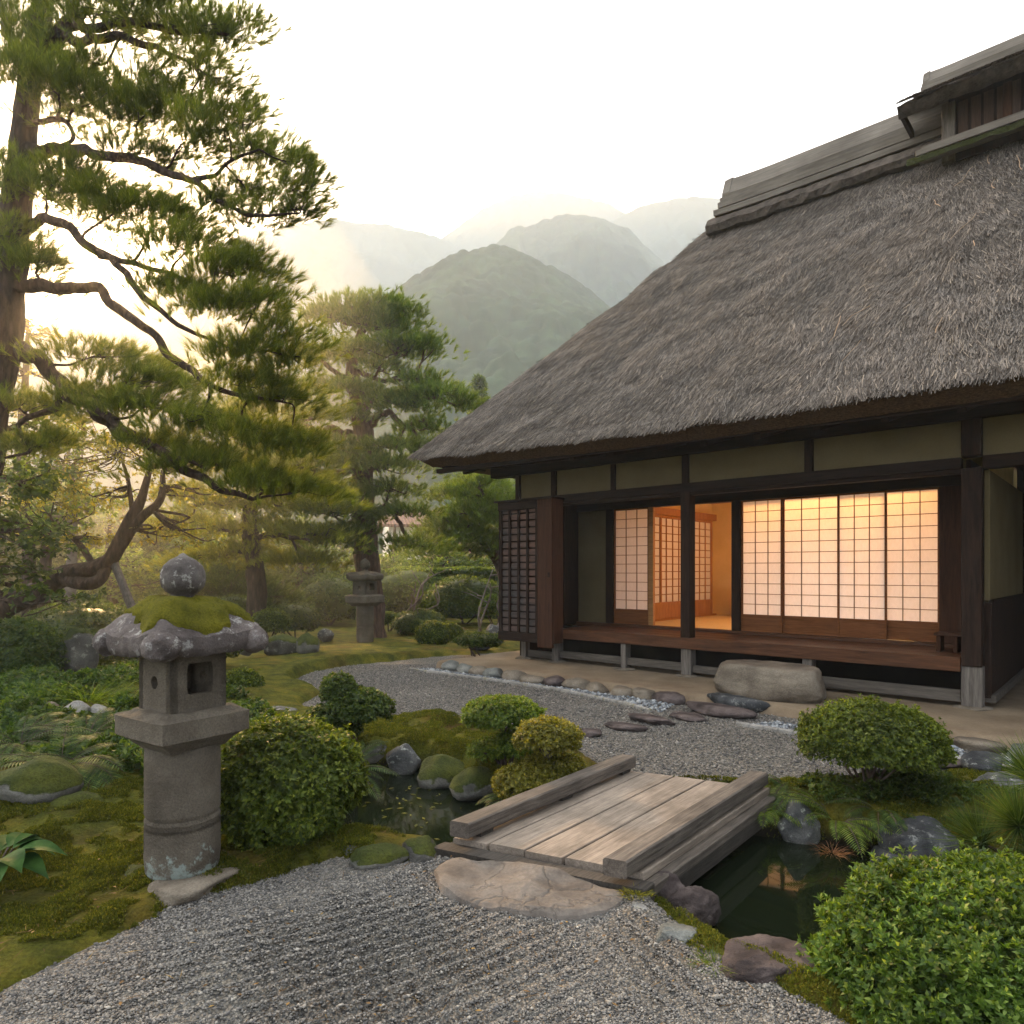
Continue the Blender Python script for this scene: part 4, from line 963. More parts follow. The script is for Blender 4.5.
for i in range(5): pass
bbar("rail", .025, .135, -.01, 1.0, .095, .175, BEAM, .008, warp=.004); bbar("rail", .875, .985, -.06, 1.0, .085, .165, BEAM, .008, warp=.004)
for w in (.045, .895):
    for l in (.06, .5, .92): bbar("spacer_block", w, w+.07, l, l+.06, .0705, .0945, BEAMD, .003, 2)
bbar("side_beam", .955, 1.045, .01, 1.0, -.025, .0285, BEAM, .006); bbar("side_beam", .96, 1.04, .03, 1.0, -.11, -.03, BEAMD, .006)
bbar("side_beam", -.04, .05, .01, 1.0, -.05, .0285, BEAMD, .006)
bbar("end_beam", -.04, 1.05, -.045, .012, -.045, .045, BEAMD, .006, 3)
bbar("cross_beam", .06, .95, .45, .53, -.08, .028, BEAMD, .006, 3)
# slab
pts = [G(a, b, .03) for a, b in ((436, 872), (452, 862), (480, 862), (520, 868), (560, 874), (590, 881), (608, 888), (622, 896), (610, 908), (590, 914), (566, 917), (540, 914), (505, 909), (470, 901), (444, 890))]
cen = sum(pts, Vector())/len(pts); P = np.array(pts); P = np.array([np.array(q) for q in smooth_line([tuple(p) for p in pts]+[tuple(pts[0])], 5)])[:-1]
m = MB(); g = []
for t in (0, .15, .3, .45, .6, .72, .84, .93, .985, 1.0, 1.02):
    row = []
    for p in list(P)+[P[0]]:
        q = cen.lerp(Vector(p), t); z = .05 + .022*mnoise.fractal(q*4, .8, 2, 4) + .012*mnoise.noise(q*2.2) - (.012 if t > .98 else 0) - (.09 if t > 1.01 else 0)
        q = q + Vector((.02*mnoise.noise(q*9), .02*mnoise.noise(q*9+Vector((5, 5, 5))), 0))*t; row.append((q.x, q.y, z))
    g.append(row)
n = N("slab_stone"); a_ = n.noise(4, 7, .65); s_ = n.noise(70, 3, .7); cr = n.vor(5, 'DISTANCE_TO_EDGE', n.mix(.25, n.co.outputs["Object"], n.noise(6, 4)), "Distance"); b_ = n.noise(2.2, 4)
c = n.ramp(a_, [(.3, (.065, .054, .046)), (.5, (.135, .115, .098)), (.75, (.22, .195, .17))]); c = n.mix(.5, c, n.ramp(s_, [(.3, .6), (.7, 1.15)]), 'MULTIPLY')
c = n.mix(1, c, n.ramp(cr, [(.0, .72), (.02, 1)]), 'MULTIPLY')
SLAB = n.done(c, .85, n.bump(n.ramp(cr, [(0, 0), (.05, 1)]), .5, .012, n.bump(a_, .8, .03, n.bump(s_, .3, .005))), .2)
m.grid(g).build("doorstep_slab", SLAB, smooth=True, label="cracked flat brown slab before the bridge's low end", cat="stone slab")

# ------------------------------------------------------------------ plants: shrubs, ferns, grasses
def unit(a): return a/np.maximum(np.linalg.norm(a, axis=1), 1e-9)[:, None]
def frame(A):
    ref = np.where(np.abs(A[:, 2:3]) < .9, (0, 0, 1.0), (1.0, 0, 0)); X = unit(np.cross(A, ref)); return X, np.cross(A, X)
def rosettes(P, A, nl, L, Wd, tilt, r, droop=.15):
    k = len(P); X, Y = frame(A); ph = r.uniform(0, 6.28, (k, 1)) + np.arange(nl)[None]*2.4 ; t = np.clip(r.normal(tilt, .25, (k, nl)), .1, 1.7)
    rad = X[:, None]*np.cos(ph)[..., None] + Y[:, None]*np.sin(ph)[..., None]
    d = A[:, None]*np.cos(t)[..., None] + rad*np.sin(t)[..., None]; d[..., 2] -= droop*r.random((k, nl))
    side = np.cross(A[:, None], rad); l = L*r.uniform(.65, 1.15, (k, nl, 1)); w = Wd*r.uniform(.8, 1.15, (k, nl, 1))
    up = np.cross(side, d); b = P[:, None] + A[:, None]*(r.uniform(-.5, .25, (k, nl, 1))*L); m = b + d*l*.5 - up*w*.25
    V = np.stack([b, m-side*w*.5, b+d*l, m+side*w*.5], 2); return V.reshape(-1, 3)
def quads(name, V): return npmesh(name, V, np.arange(len(V)).reshape(-1, 4))
def tris(name, V): return npmesh(name, V, np.arange(len(V)).reshape(-1, 3))
def blobpts(k, rx, ry, rz, r, lump=.18, bottom=-.35, seed=0, lf=2.4, deep=.3):
    d = unit(r.normal(0, 1, (int(k*2.2), 3))); d = d[d[:, 2] > bottom][:k]
    rad = 1 + 2*lump*(fbm(d*lf+seed*3.1, 3, seed)-.5); q = 1-deep*r.random(len(d))**2.2
    P = d*(rad*q)[:, None]*np.array((rx, ry, rz)); A = unit(unit(d/np.array((rx, ry, rz))) + (0, 0, .45) + r.normal(0, .32, (len(d), 3))); return P, A
LV = dict(
    azalea=leafmat("azalea_leaf", (.034, .056, .008), (.095, .13, .016), (.21, .24, .04), .4, .22),
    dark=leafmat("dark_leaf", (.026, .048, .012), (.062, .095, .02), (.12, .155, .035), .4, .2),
    bright=leafmat("bright_leaf", (.05, .09, .014), (.125, .18, .026), (.20, .24, .05), .45, .2),
    vivid=leafmat("glossy_azalea_leaf", (.032, .066, .010), (.085, .15, .020), (.22, .30, .07), .4, .25, .45, 3.0),
    gold=leafmat("golden_leaf", (.085, .09, .012), (.19, .18, .024), (.31, .27, .05), .4, .3),
    fern=leafmat("fern_leaf", (.026, .056, .014), (.065, .108, .026), (.13, .175, .045), .4, .18),
    pine=leafmat("pine_needle", (.06, .088, .020), (.13, .165, .036), (.23, .24, .07), .48, .2, .5, 1.1),
    pineb=leafmat("far_pine_needle", (.055, .098, .026), (.115, .175, .042), (.20, .235, .07), .4, .2, .5, .6),
    pineg=leafmat("golden_pine_needle", (.09, .115, .018), (.19, .215, .038), (.31, .31, .07), .45, .2, .5, .9),
    far=leafmat("far_leaf", (.035, .06, .014), (.075, .115, .025), (.14, .18, .04), .42, .2, .5, .35),
    rust=leafmat("rusty_leaf", (.10, .04, .02), (.22, .10, .04), None, .3, .3))
n = N("bark"); v = n.vec((9, 9, 2.2)); a_ = n.noise(1.6, 6, .7, v); b_ = n.vor(2.2, 'F1', v)
BARK = n.done(n.mix(.6, n.ramp(a_, [(.3, (.030, .020, .015)), (.7, (.13, .088, .066))]), n.ramp(b_, [(.1, 1.1), (.6, .5)]), 'MULTIPLY'), .9, n.bump(a_, 1, .03, n.bump(b_, .8, .03)), .15)
n = N("red_bark"); v = n.vec((7, 7, 2)); a_ = n.noise(1.6, 6, .7, v); b_ = n.vor(2.0, 'F1', v)
BARKR = n.done(n.mix(.6, n.ramp(a_, [(.3, (.06, .035, .025)), (.7, (.20, .125, .09))]), n.ramp(b_, [(.1, 1.1), (.6, .5)]), 'MULTIPLY'), .9, n.bump(a_, 1, .04, n.bump(b_, .8, .04)), .15)
n = N("twig"); TWIG = n.done(n.ramp(n.noise(20, 3), [(.3, (.05, .035, .025)), (.7, (.12, .09, .07))]), .85, None, .15)
n = N("pale_twig"); TWIGP = n.done(n.ramp(n.noise(12, 3), [(.3, (.11, .085, .07)), (.7, (.24, .20, .17))]), .85, None, .15)

def stems_to(P, base, k, rad, r):
    m = MB(); base = np.array(base)
    for i in range(k):
        q = P[r.integers(len(P))]*np.array((.8, .8, .85)); b = base + np.r_[r.normal(0, .03, 2), 0]; mid = b*.5+q*.5 + r.normal(0, .04, 3)
        m.tube(smooth_line([tuple(b), tuple(mid), tuple(q)], 4), np.linspace(rad, rad*.35, 9), 5, cap=False)
    return m
def shrub(label, at, rad, zc, k, leaf, mat, nl=5, lump=.16, bottom=-.35, name="clipped_shrub", cat="shrub", group=None, core=.80, stems=6, lf=2.4, tilt=1.0, stemr=.012, deep=.3, asp=.48, shoots=.02):
    o = empty(name, at, 0, label=label, cat=cat, group=group); sd = abs(hash((round(at[0], 2), round(at[1], 2)))) % 9973; r = np.random.default_rng(sd)
    P, A = blobpts(k, *rad, r, lump, bottom, sd % 97, lf, deep); off = np.array((0, 0, zc)); sh = r.random(len(P)) < shoots; P[sh] += A[sh]*(r.uniform(.4, 2.2, (sh.sum(), 1))*leaf); V = rosettes(P+off, A, nl, leaf, leaf*asp, tilt, r)
    if core:
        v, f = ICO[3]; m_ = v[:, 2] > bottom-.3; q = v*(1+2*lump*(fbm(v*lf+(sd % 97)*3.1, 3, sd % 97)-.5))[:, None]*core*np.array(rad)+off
        q[:, 2] = np.maximum(q[:, 2], off[2]+bottom*rad[2]*.9)
        T = q[f]; T = np.concatenate([T, T[:, 2:3]], 1).reshape(-1, 3)
        me = npmesh("foliage", np.concatenate([V, q]), np.concatenate([np.arange(len(V)).reshape(-1, 4), np.c_[f, f[:, 2]]+len(V)]) if False else np.arange(len(V)).reshape(-1, 4))
        link("foliage", me, mat, o); link("shade_core", npmesh("shade_core", q, f), LV['dark'], o, smooth=True)  # solid core in dark leaf colour, standing in for the shade inside
    else: link("foliage", quads("foliage", V), mat, o)
    if stems: stems_to(P+off, (0, 0, -.02), stems, stemr, r).build("stem", TWIG, o, smooth=True)
    return o
# the round azaleas
shrub("big glossy round shrub cut by the frame beside the dark water", (1.72, 2.36, 0), (.66, .56, .32), .07, 10500, .028, LV['vivid'], 9, .20, -.4, lf=3.0, core=.84, tilt=.85, asp=.42, shoots=.06)
shrub("domed shrub on the right bank beyond the bridge, with bare stems below", G(872, 793, .05), (.44, .40, .24), .33, 5200, .026, LV['azalea'], 7, .17, -.35, lf=3, stems=12, core=.78, shoots=.04)
shrub("large loose round shrub right beside the mossy stone lantern", (-1.22, 3.72, .02), (.40, .38, .34), .29, 4600, .030, LV['azalea'], 8, .18, -.75, lf=3, core=.80, shoots=.04)
def two_tier(label, at, tiers, leaf, mat, k):
    o = empty("tiered_shrub", at, 0, label=label, cat="shrub"); r = np.random.default_rng(int(abs(at[0])*1000)+7); Vs = []; m = MB()
    for (dx, dy, z, rx, ry, rz, kk) in tiers:
        P, A = blobpts(kk, rx, ry, rz, r, .2, -.45, int(z*100), 3, .5); P = P + np.array((dx, dy, z)); Vs.append(rosettes(P, A, 6, leaf, leaf*.5, 1.0, r))
        for i in range(6):
            q = P[r.integers(len(P))]; m.tube(smooth_line([(r.normal(0, .03), r.normal(0, .03), -.05), (dx*.6, dy*.6, z*.55), (q[0]*.6+dx*.4, q[1]*.6+dy*.4, z)], 4), np.linspace(.012, .005, 9), 5, cap=False)
    link("foliage", quads("foliage", np.concatenate(Vs)), mat, o); m.build("stem", TWIG, o, smooth=True); return o
two_tier("flat topped golden green shrub with a lower tier on the pool's far bank", G(505, 772, .0), [(-.02, 0, .42, .29, .26, .12, 1900), (.10, -.05, .22, .18, .17, .10, 800), (-.1, .03, .15, .18, .15, .08, 500)], .028, LV['bright'], 0)
two_tier("bushy golden shrub with a shaggy skirt beside the left bridge rail", G(548, 792, .0), [(.0, 0, .36, .22, .2, .12, 1500), (.04, .06, .14, .2, .18, .10, 900), (-.12, -.02, .06, .24, .2, .13, 1300)], .026, LV['gold'], 0)
two_tier("upright dark shrub above the ferns at the pool's left end", G(350, 752, .04), [(-.10, .05, .46, .14, .13, .14, 450), (.08, 0, .34, .24, .2, .15, 1100), (-.14, 0, .22, .22, .18, .15, 900)], .036, LV['dark'], 0)
# mounds, domes and clipped balls further off
for px, py, d, hw, hh, leaf, k, mt, lb in (
    (85, 642, 10.2, 68, 40, .055, 3600, 'dark', "broad dark clipped dome behind the standing stone"),
    (8, 655, 7.2, 52, 36, .045, 3200, 'dark', "shaggy rounded shrub at the frame's edge before the dark thicket"),
    (126, 684, 7.6, 30, 22, .040, 1500, 'dark', "small dark shrub tucked between standing stone and lantern"),
    (242, 686, 7.7, 21, 17, .034, 1500, 'azalea', "neat clipped ball on the moss right of the lantern's fire box"),
    (271, 622, 13.2, 20, 13, .045, 900, 'azalea', "small clipped dome behind the brown mossy rock"),
    (293, 619, 14.6, 27, 16, .05, 1000, 'dark', "wide clipped dome left of the far stone lantern"),
    (233, 607, 14, 26, 12, .05, 900, 'azalea', "low clipped dome below the leaning pine trunk"),
    (433, 634, 13.2, 17, 13, .042, 1300, 'azalea', "round clipped ball in the pair on the far moss lawn"),
    (451, 634, 13.9, 12, 11, .042, 800, 'azalea', "smaller clipped ball touching the round one on the far lawn"),
    (419, 623, 15.4, 27, 14, .05, 1200, 'dark', "low wide clipped dome behind the pair of balls"),
    (389, 619, 16.0, 9, 7, .05, 400, 'azalea', "tiny clipped dome beside the far lantern's shaft"),
    (492, 606, 14.6, 12, 11, .05, 700, 'bright', "bright round clipped shrub beside the shutter box"),
    (479, 640, 11.6, 24, 7, .045, 800, 'dark', "flat dark ground shrub at the foot of the shutter box"),
    (205, 640, 9.2, 40, 22, .045, 1500, 'azalea', "clipped dome behind the lantern's roof"),
    (165, 628, 12.5, 42, 28, .055, 1600, 'bright', "light green clipped mound behind the lantern's finial"),
    (30, 690, 6.4, 40, 20, .04, 1300, 'fern', "low leafy mound in front of the shaggy rounded shrub"),
    (215, 590, 16, 34, 12, .07, 900, 'bright', "sunlit cloud clipped shrub beyond the lantern's finial"),
    (250, 585, 19, 45, 16, .08, 1000, 'dark', "dark cloud clipped shrub between the two straight trunks"),
    (330, 600, 18, 34, 26, .07, 1400, 'far', "dark loose bush left of the far lantern"),
    (465, 598, 18, 40, 22, .07, 1500, 'far', "dark leafy bush between clipped balls and shutter box"),
    (410, 590, 20, 40, 24, .08, 1200, 'bright', "pale green bush behind the great pine's trunk"),
):
    c = D(px, py, d); rx, rz = hw*d/F, hh*d/F; gz = terrain(np.array([[c.x, c.y]]))[0][0]
    shrub(lb, (c.x, c.y, gz), (rx, rx*.8, rz), c.z-gz, k, leaf, LV[mt], 5, .12, -.75, core=.86, stems=4, stemr=.02)

# ferns
def fern(label, at, k, L, mat, seed, lean=(0, 0), name="fern", upright=.75):
    r = np.random.default_rng(seed); Vs = []; m = MB()
    for i in range(k):
        a = r.uniform(0, 6.28); l = L*r.uniform(.6, 1.1); d = np.array((math.cos(a)*.7+lean[0], math.sin(a)*.7+lean[1], upright*r.uniform(.6, 1.3))); d /= np.linalg.norm(d)
        p = np.array((math.cos(a), math.sin(a), 0))*.03; pts = [p.copy()]; n_ = 14
        for j in range(n_): d = d + np.array((0, 0, -.11)); d /= np.linalg.norm(d); p = p + d*l/n_; pts.append(p.copy())
        pts = np.array(pts); s = np.cross(d, (0, 0, 1)); s /= np.linalg.norm(s)+1e-9
        m.tube([tuple(q) for q in pts], np.linspace(.003, .0008, len(pts)), 3, cap=False)
        for j in range(2, len(pts)):
            t = j/n_; w = l*.20*math.sin(math.pi*min(1, t*.93+.07))**.8+.004; fw = (pts[j]-pts[j-1]); fw /= np.linalg.norm(fw)
            for q in (0, .5):
                b = pts[j-1]*(1-q)+pts[j]*q
                for sg in (-1, 1):
                    tip = b + (s*sg*.9+fw*.45)*w + np.array((0, 0, -.2*w)); h = fw*l/n_*.15
                    Vs.append([b-h, (b+tip)/2-h*1.1+np.array((0, 0, .006)), tip, (b+tip)/2+h*1.1+np.array((0, 0, .006))])
    o = empty(name, at, 0, label=label, cat="fern"); link("fronds", quads("fronds", np.array(Vs).reshape(-1, 3)), mat, o); m.build("frond_stem", TWIG, o); return o
for px, py, z, k, L, lb, ln in (
    (345, 775, .0, 16, .42, "dark fern hanging over the pool's left end", (.1, -.3)),
    (510, 800, -.02, 12, .26, "small fern on the bank under the flat topped shrub", (-.3, -.3)),
    (838, 822, -.04, 20, .36, "fresh yellow green fern arching over the dark water", (.1, -.3)),
    (880, 812, .02, 12, .34, "dark fern below the domed shrub on the right bank", (.1, -.3)),
    (796, 800, .0, 12, .30, "small dark fern behind the upright blue grey boulder", (.1, -.2)),
    (768, 812, -.05, 14, .30, "fresh green fern beside the bridge's far corner", (-.1, -.3)),
    (60, 770, .2, 20, .52, "large fern clump on the bank beyond the moss lawn", (.2, -.3)),
    (100, 775, .14, 20, .48, "feathery fern clump next to the lantern shaft", (.2, -.2)),
    (20, 745, .25, 18, .50, "dark fern clump at the frame's edge on the bank", (.2, -.3)),
    (130, 790, .08, 16, .34, "low fern clump touching the lantern's shaft", (.0, -.3)),
    (85, 740, .24, 16, .46, "fern clump below the row of pale stones", (.0, -.3)),
    (690, 60, 0, 0, 0, "", (0, 0))):
    if k: fern(lb, G(px, py, z), k, L, LV['bright' if 'yellow' in lb else 'bright' if 'fresh' in lb else 'fern'], px, ln)
# grasses
def blades(k, L, w, r, spread=.5, droop=.5, base=.04, seg=4):
    a = r.uniform(0, 6.28, k); d = unit(np.c_[np.cos(a)*spread*r.random(k)**.5, np.sin(a)*spread*r.random(k)**.5, np.ones(k)]); p = np.c_[np.cos(a), np.sin(a), np.zeros(k)]*base*r.random((k, 1))
    l = L*r.uniform(.5, 1.1, (k, 1)); s = unit(np.cross(d, r.normal(0, 1, (k, 3))))*w; out = []
    for j in range(seg):
        d2 = unit(d + np.c_[np.cos(a), np.sin(a), -np.ones(k)*.6]*droop/seg); q = p + d2*l/seg; t0, t1 = 1-j/seg, 1-(j+1)/seg
        out.append(np.stack([p-s*t0, p+s*t0, q+s*t1, q-s*t1], 1)); p, d = q, d2
    return np.concatenate(out).reshape(-1, 3)
def grass(label, at, k, L, w, mat, seed, name="grass_clump", cat="grass clump", **kw):
    return link(name, quads(name, blades(k, L, w, np.random.default_rng(seed), **kw)), mat, loc=at, label=label, cat=cat)
grass("long green grass clump before the standing stone", G(88, 702, .27), 420, .42, .004, LV['bright'], 3, spread=.9, droop=1.0, base=.25)
grass("fine grass clump between standing stone and lantern", G(122, 708, .22), 320, .38, .004, LV['bright'], 4, spread=.9, droop=1.0, base=.2)
grass("light green grass tuft between the purple boulders", G(716, 968, .0), 260, .085, .0022, LV['bright'], 5, spread=1.2, droop=.8, base=.06)
grass("thin pale grass tuft at the waterside by the flat purple boulder", G(700, 944, .0), 160, .075, .002, LV['gold'], 6, spread=1.2, droop=.8, base=.05)
grass("tiny yellow moss tuft next to the stepping slab corner", G(636, 894, .03), 160, .04, .003, LV['gold'], 7, spread=1.3, droop=.8, base=.07)
grass("shaggy grass fringe under the bridge's far corner", G(745, 812, -.03), 200, .16, .003, LV['bright'], 8, spread=1.0, droop=1.3, base=.12)
grass("rusty dry grass hanging from the bank by the grey boulder", G(832, 852, -.1), 90, .11, .002, LV['rust'], 9, spread=1.1, droop=1.6, base=.08)
# spiky pine seedling at the right
o = empty("pine_seedling", (2.60, 3.42, -.04), 0, label="spiky young pine with long fine needles on the right bank", cat="young pine"); r = np.random.default_rng(77); Vs = []; m = MB()
for (x, y, z, kk) in ((0, 0, .44, 700), (-.16, -.1, .26, 650), (.16, .05, .30, 600), (-.05, -.16, .10, 650), (.2, -.12, .12, 500), (-.24, .05, .12, 420)):
    d = unit(r.normal(0, .55, (kk, 3)) + (x*1.6, y*1.6, .75)); b = np.array((x, y, z))[None] - d*.03; l = r.uniform(.18, .32, (kk, 1)); s = unit(np.cross(d, r.normal(0, 1, (kk, 3))))*.0016
    mid = b+d*l*.55; tip = b+d*l + np.array((0, 0, -.12))*l*r.random((kk, 1)); Vs += [np.stack([b-s, b+s, mid+s, mid-s], 1), np.stack([mid-s, mid+s, tip+s*.2, tip-s*.2], 1)]
    m.tube([(0, 0, -.06), (x*.5, y*.5, z*.6), (x, y, z)], [.014, .01, .007], 6, cap=False)
link("needles", quads("needles", np.concatenate(Vs).reshape(-1, 3)), LV['fern'], o); m.build("stem", TWIG, o)
# broad leaved plant at the left edge
o = empty("hosta_plant", (-2.30, 3.02, .06), 0, label="plant with large pointed leaves cut by the frame above the moss", cat="leafy plant"); m = MB(); st_ = MB()
for i in range(11):
    a = -1.2 + i*.36; el = .25+.35*random.random(); L = random.uniform(.17, .26); d = Vector((math.cos(a), math.sin(a), el)); b = d*.10+Vector((0, 0, .09)); g = []
    side = d.cross(Vector((0, 0, 1))).normalized()
    for t in np.linspace(0, 1, 9):
        w = .062*math.sin(math.pi*min(.999, t**.75+.02)); c = b+d.normalized()*L*t + Vector((0, 0, -.12*t*t)); g.append([c-side*w+Vector((0, 0, .35*w)), c-side*w*.5+Vector((0, 0, .12*w)), c, c+side*w*.5+Vector((0, 0, .12*w)), c+side*w+Vector((0, 0, .35*w))])
    m.grid(g); st_.tube([(0, 0, -.05), tuple(b*.6), tuple(b)], .004, 5)
n = N("broad_leaf"); BRL = n.done(n.ramp(n.noise(14, 3), [(.3, (.014, .040, .009)), (.7, (.042, .088, .018))]), .5, n.bump(n.noise(30, 3), .3, .01), .05)
m.build("leaves", BRL, o, smooth=True); st_.build("stem", TWIG, o)

# moss: tiny upright shoots on the lawn near the lantern and the banks
def moss_shoots(k, poly, h, mat, label, seed):
    r = np.random.default_rng(seed); p = np.array(poly); lo, hi = p.min(0), p.max(0); q = r.uniform(lo, hi, (int(k*2), 2)); q = q[dist_poly(q, poly) > 0]
    z, dA, dB, dP, dH = terrain(q); clump = fbm(np.c_[q*9, np.zeros(len(q))], 3, 21)
    ok = (dA < .03) & (dB < .02) & (dP < .03) & (dH < -.02) & (clump > .40); q = q[ok][:k]; z = z[ok][:k]; c = clump[ok][:k]; n_ = len(q)
    A = unit(np.c_[r.normal(0, .5, (n_, 2)), np.ones(n_)]); P = np.c_[q, z+.0*c]; V = rosettes(P, A, 4, h, h*.34, .55, r, 0); V.reshape(-1, 16, 3)[:, :, 2] += ((c-.40)*h*3.0)[:, None]
    return link("moss_shoots", quads("moss_shoots", V), mat, kind="stuff", label=label)
n = leafmat("moss_shoot", (.045, .06, .008), (.105, .115, .014), (.20, .18, .025), .25, .1, .7, 1.6)
moss_shoots(60000, [(-3.4, 2.0), (-1.0, 2.9), (-.4, 3.5), (-.95, 3.95), (-1.9, 4.3), (-3.6, 4.2)], .016, n, "short moss shoots on the lawn round the stone lantern", 5)
moss_shoots(26000, [(-1.7, 4.5), (-1.7, 6.6), (-.4, 6.5), (.5, 5.2), (.5, 4.4), (-.2, 4.9), (-.8, 5.7)], .018, n, "moss shoots along the pool's far bank", 6)
moss_shoots(26000, [(1.0, 4.2), (.9, 4.9), (2.2, 5.2), (3.6, 4.9), (3.6, 3.6), (2.2, 3.8)], .018, n, "moss shoots on the right bank beyond the water", 7)
moss_shoots(8000, [(.5, 3.3), (.6, 2.2), (1.2, 1.9), (1.3, 2.5), (.8, 3.3)], .014, n, "moss shoots on the strip between gravel and dark water", 8)
def ground_cover(k, poly, h, mat, label, seed):
    r = np.random.default_rng(seed); p = np.array(poly); lo, hi = p.min(0), p.max(0); q = r.uniform(lo, hi, (k*3, 2)); q = q[dist_poly(q, poly) > 0]; z, dA, dB, dP, dH = terrain(q)
    c = fbm(np.c_[q*3.3, np.zeros(len(q))], 3, 31); ok = (dA < -.05) & (dB < -.1) & (dP < -.02) & (c > .44); q, z, c = q[ok][:k], z[ok][:k], c[ok][:k]; n_ = len(q)
    P = np.c_[q, z + (c-.40)*h*4*r.random(n_)]; A = unit(np.c_[r.normal(0, .5, (n_, 2)), np.ones(n_)]); return link("ground_cover", quads("ground_cover", rosettes(P, A, 6, h*.55, h*.26, 1.0, r)), mat, kind="stuff", label=label)
ground_cover(9000, [(-5.2, 4.6), (-2.2, 4.3), (-1.9, 5.0), (-2.2, 6.4), (-3.2, 7.6), (-6.5, 8.2)], .09, LV['fern'], "leafy ground cover on the bank beyond the mossy lantern", 15)
ground_cover(3500, [(-2.0, 4.0), (-1.5, 4.0), (-1.55, 5.6), (-2.4, 6.2), (-2.4, 4.6)], .07, LV['bright'], "small bright leaves growing between lantern and pool", 16)
ground_cover(1800, [(1.6, 4.2), (2.2, 4.1), (3.2, 4.0), (3.3, 4.7), (2, 4.6)], .06, LV['dark'], "small dark leaves under the right bank's domed shrub", 17)
# fallen leaves and needles
r = np.random.default_rng(14); fl_ = []
for i in range(900):
    x, y = r.uniform(-2.2, 1.4), r.uniform(1.9, 4.2); s = r.uniform(.006, .014); nd = r.random() < .6
    q = np.array([[x, y]])
    if dist_poly(q, POND)[0] > -.12: continue
    z = max(terrain(q)[0][0], .014 if dist_poly(q, GRAVEL_A)[0] > 0 else -9) + .012; a = r.uniform(0, 6.28); c, t = math.cos(a), math.sin(a); L, w = (s*3.2, .0011) if nd else (s, s*.45); k = r.normal(0, .25)*L
    fl_.append([(x-c*L, y-t*L, z), (x-t*w, y+c*w, z+.003), (x+c*L, y+t*L, z+abs(k)), (x+t*w, y-c*w, z+.002)])
n = N("fallen_leaf"); FLF = n.done(n.ramp(n.island(), [(0, (.05, .03, .015)), (.5, (.16, .09, .035)), (1, (.30, .19, .06))]), .8, None, .15)
link("fallen_leaves", quads("fallen_leaves", np.array(fl_).reshape(-1, 3)), FLF, kind="stuff", label="fallen pine needles and brown leaves on gravel and moss")
# leaves afloat
r = np.random.default_rng(4); m = MB()
fl_ = []
for i in range(46):
    x, y = r.normal(-.72, .18), r.normal(4.75, .32); s = r.uniform(.012, .03); a = r.uniform(0, 6.28); c, q = math.cos(a)*s, math.sin(a)*s
    fl_.append([(x-c, y-q, -.1675), (x-q*.4, y+c*.4, -.1665), (x+c, y+q, -.1675), (x+q*.4, y-c*.4, -.1665)])
link("floating_leaves", quads("floating_leaves", np.array(fl_).reshape(-1, 3)), LV['gold'], kind="stuff", label="fallen yellow leaves afloat on the pool")

# ------------------------------------------------------------------ pines and other trees
def needles(P, A, n_, L, w, spread, r, sub=0):
    k = len(P); d = A[:, None] + r.normal(0, spread, (k, n_, 3)); d /= np.linalg.norm(d, axis=2)[..., None]
    l = L*r.uniform(.6, 1.1, (k, n_, 1)); s = np.cross(d, r.normal(0, 1, (k, n_, 3))); s /= np.linalg.norm(s, axis=2)[..., None]+1e-9
    b = P[:, None] - A[:, None]*(L*.55*r.random((k, n_, 1))); return np.stack([b-s*w, b+s*w, b+d*l], 2).reshape(-1, 3)
def pad(c, rx, ry, rz, k, r, bias=(0, 0, 0), m=7):
    # tufts gathered on small sub-sprays of a flat spray
    q = np.sqrt(r.random(m)); a = r.uniform(0, 6.28, m); sub = np.c_[q*np.cos(a)*rx, q*np.sin(a)*ry, (1-q*q)*rz*.7*r.uniform(.2, 1, m)-.25*rz]
    i = r.integers(0, m, k); o = r.normal(0, 1, (k, 3))*np.array((rx*.43, ry*.43, rz*.40)); P = sub[i]+o; P[:, 2] -= .35*rz*((P[:, 0]/rx)**2+(P[:, 1]/ry)**2)
    A = unit(np.c_[P[:, 0]/rx, P[:, 1]/ry, np.zeros(k)]*.75 + (0, 0, .9) + np.array(bias) + r.normal(0, .3, (k, 3)))
    return P+c, A, sub+c
def bend(a, b, r, w=.12, n=4, sag=-.05):
    a, b = np.array(a), np.array(b); L = np.linalg.norm(b-a); p1 = a+(b-a)*.35+r.normal(0, w*L, 3)*(1, 1, .7); p2 = a+(b-a)*.7+r.normal(0, w*L, 3)*(1, 1, .7)
    p1[2] += sag*L; p2[2] += sag*L; return smooth_line([tuple(a), tuple(p1), tuple(p2), tuple(b)], n)
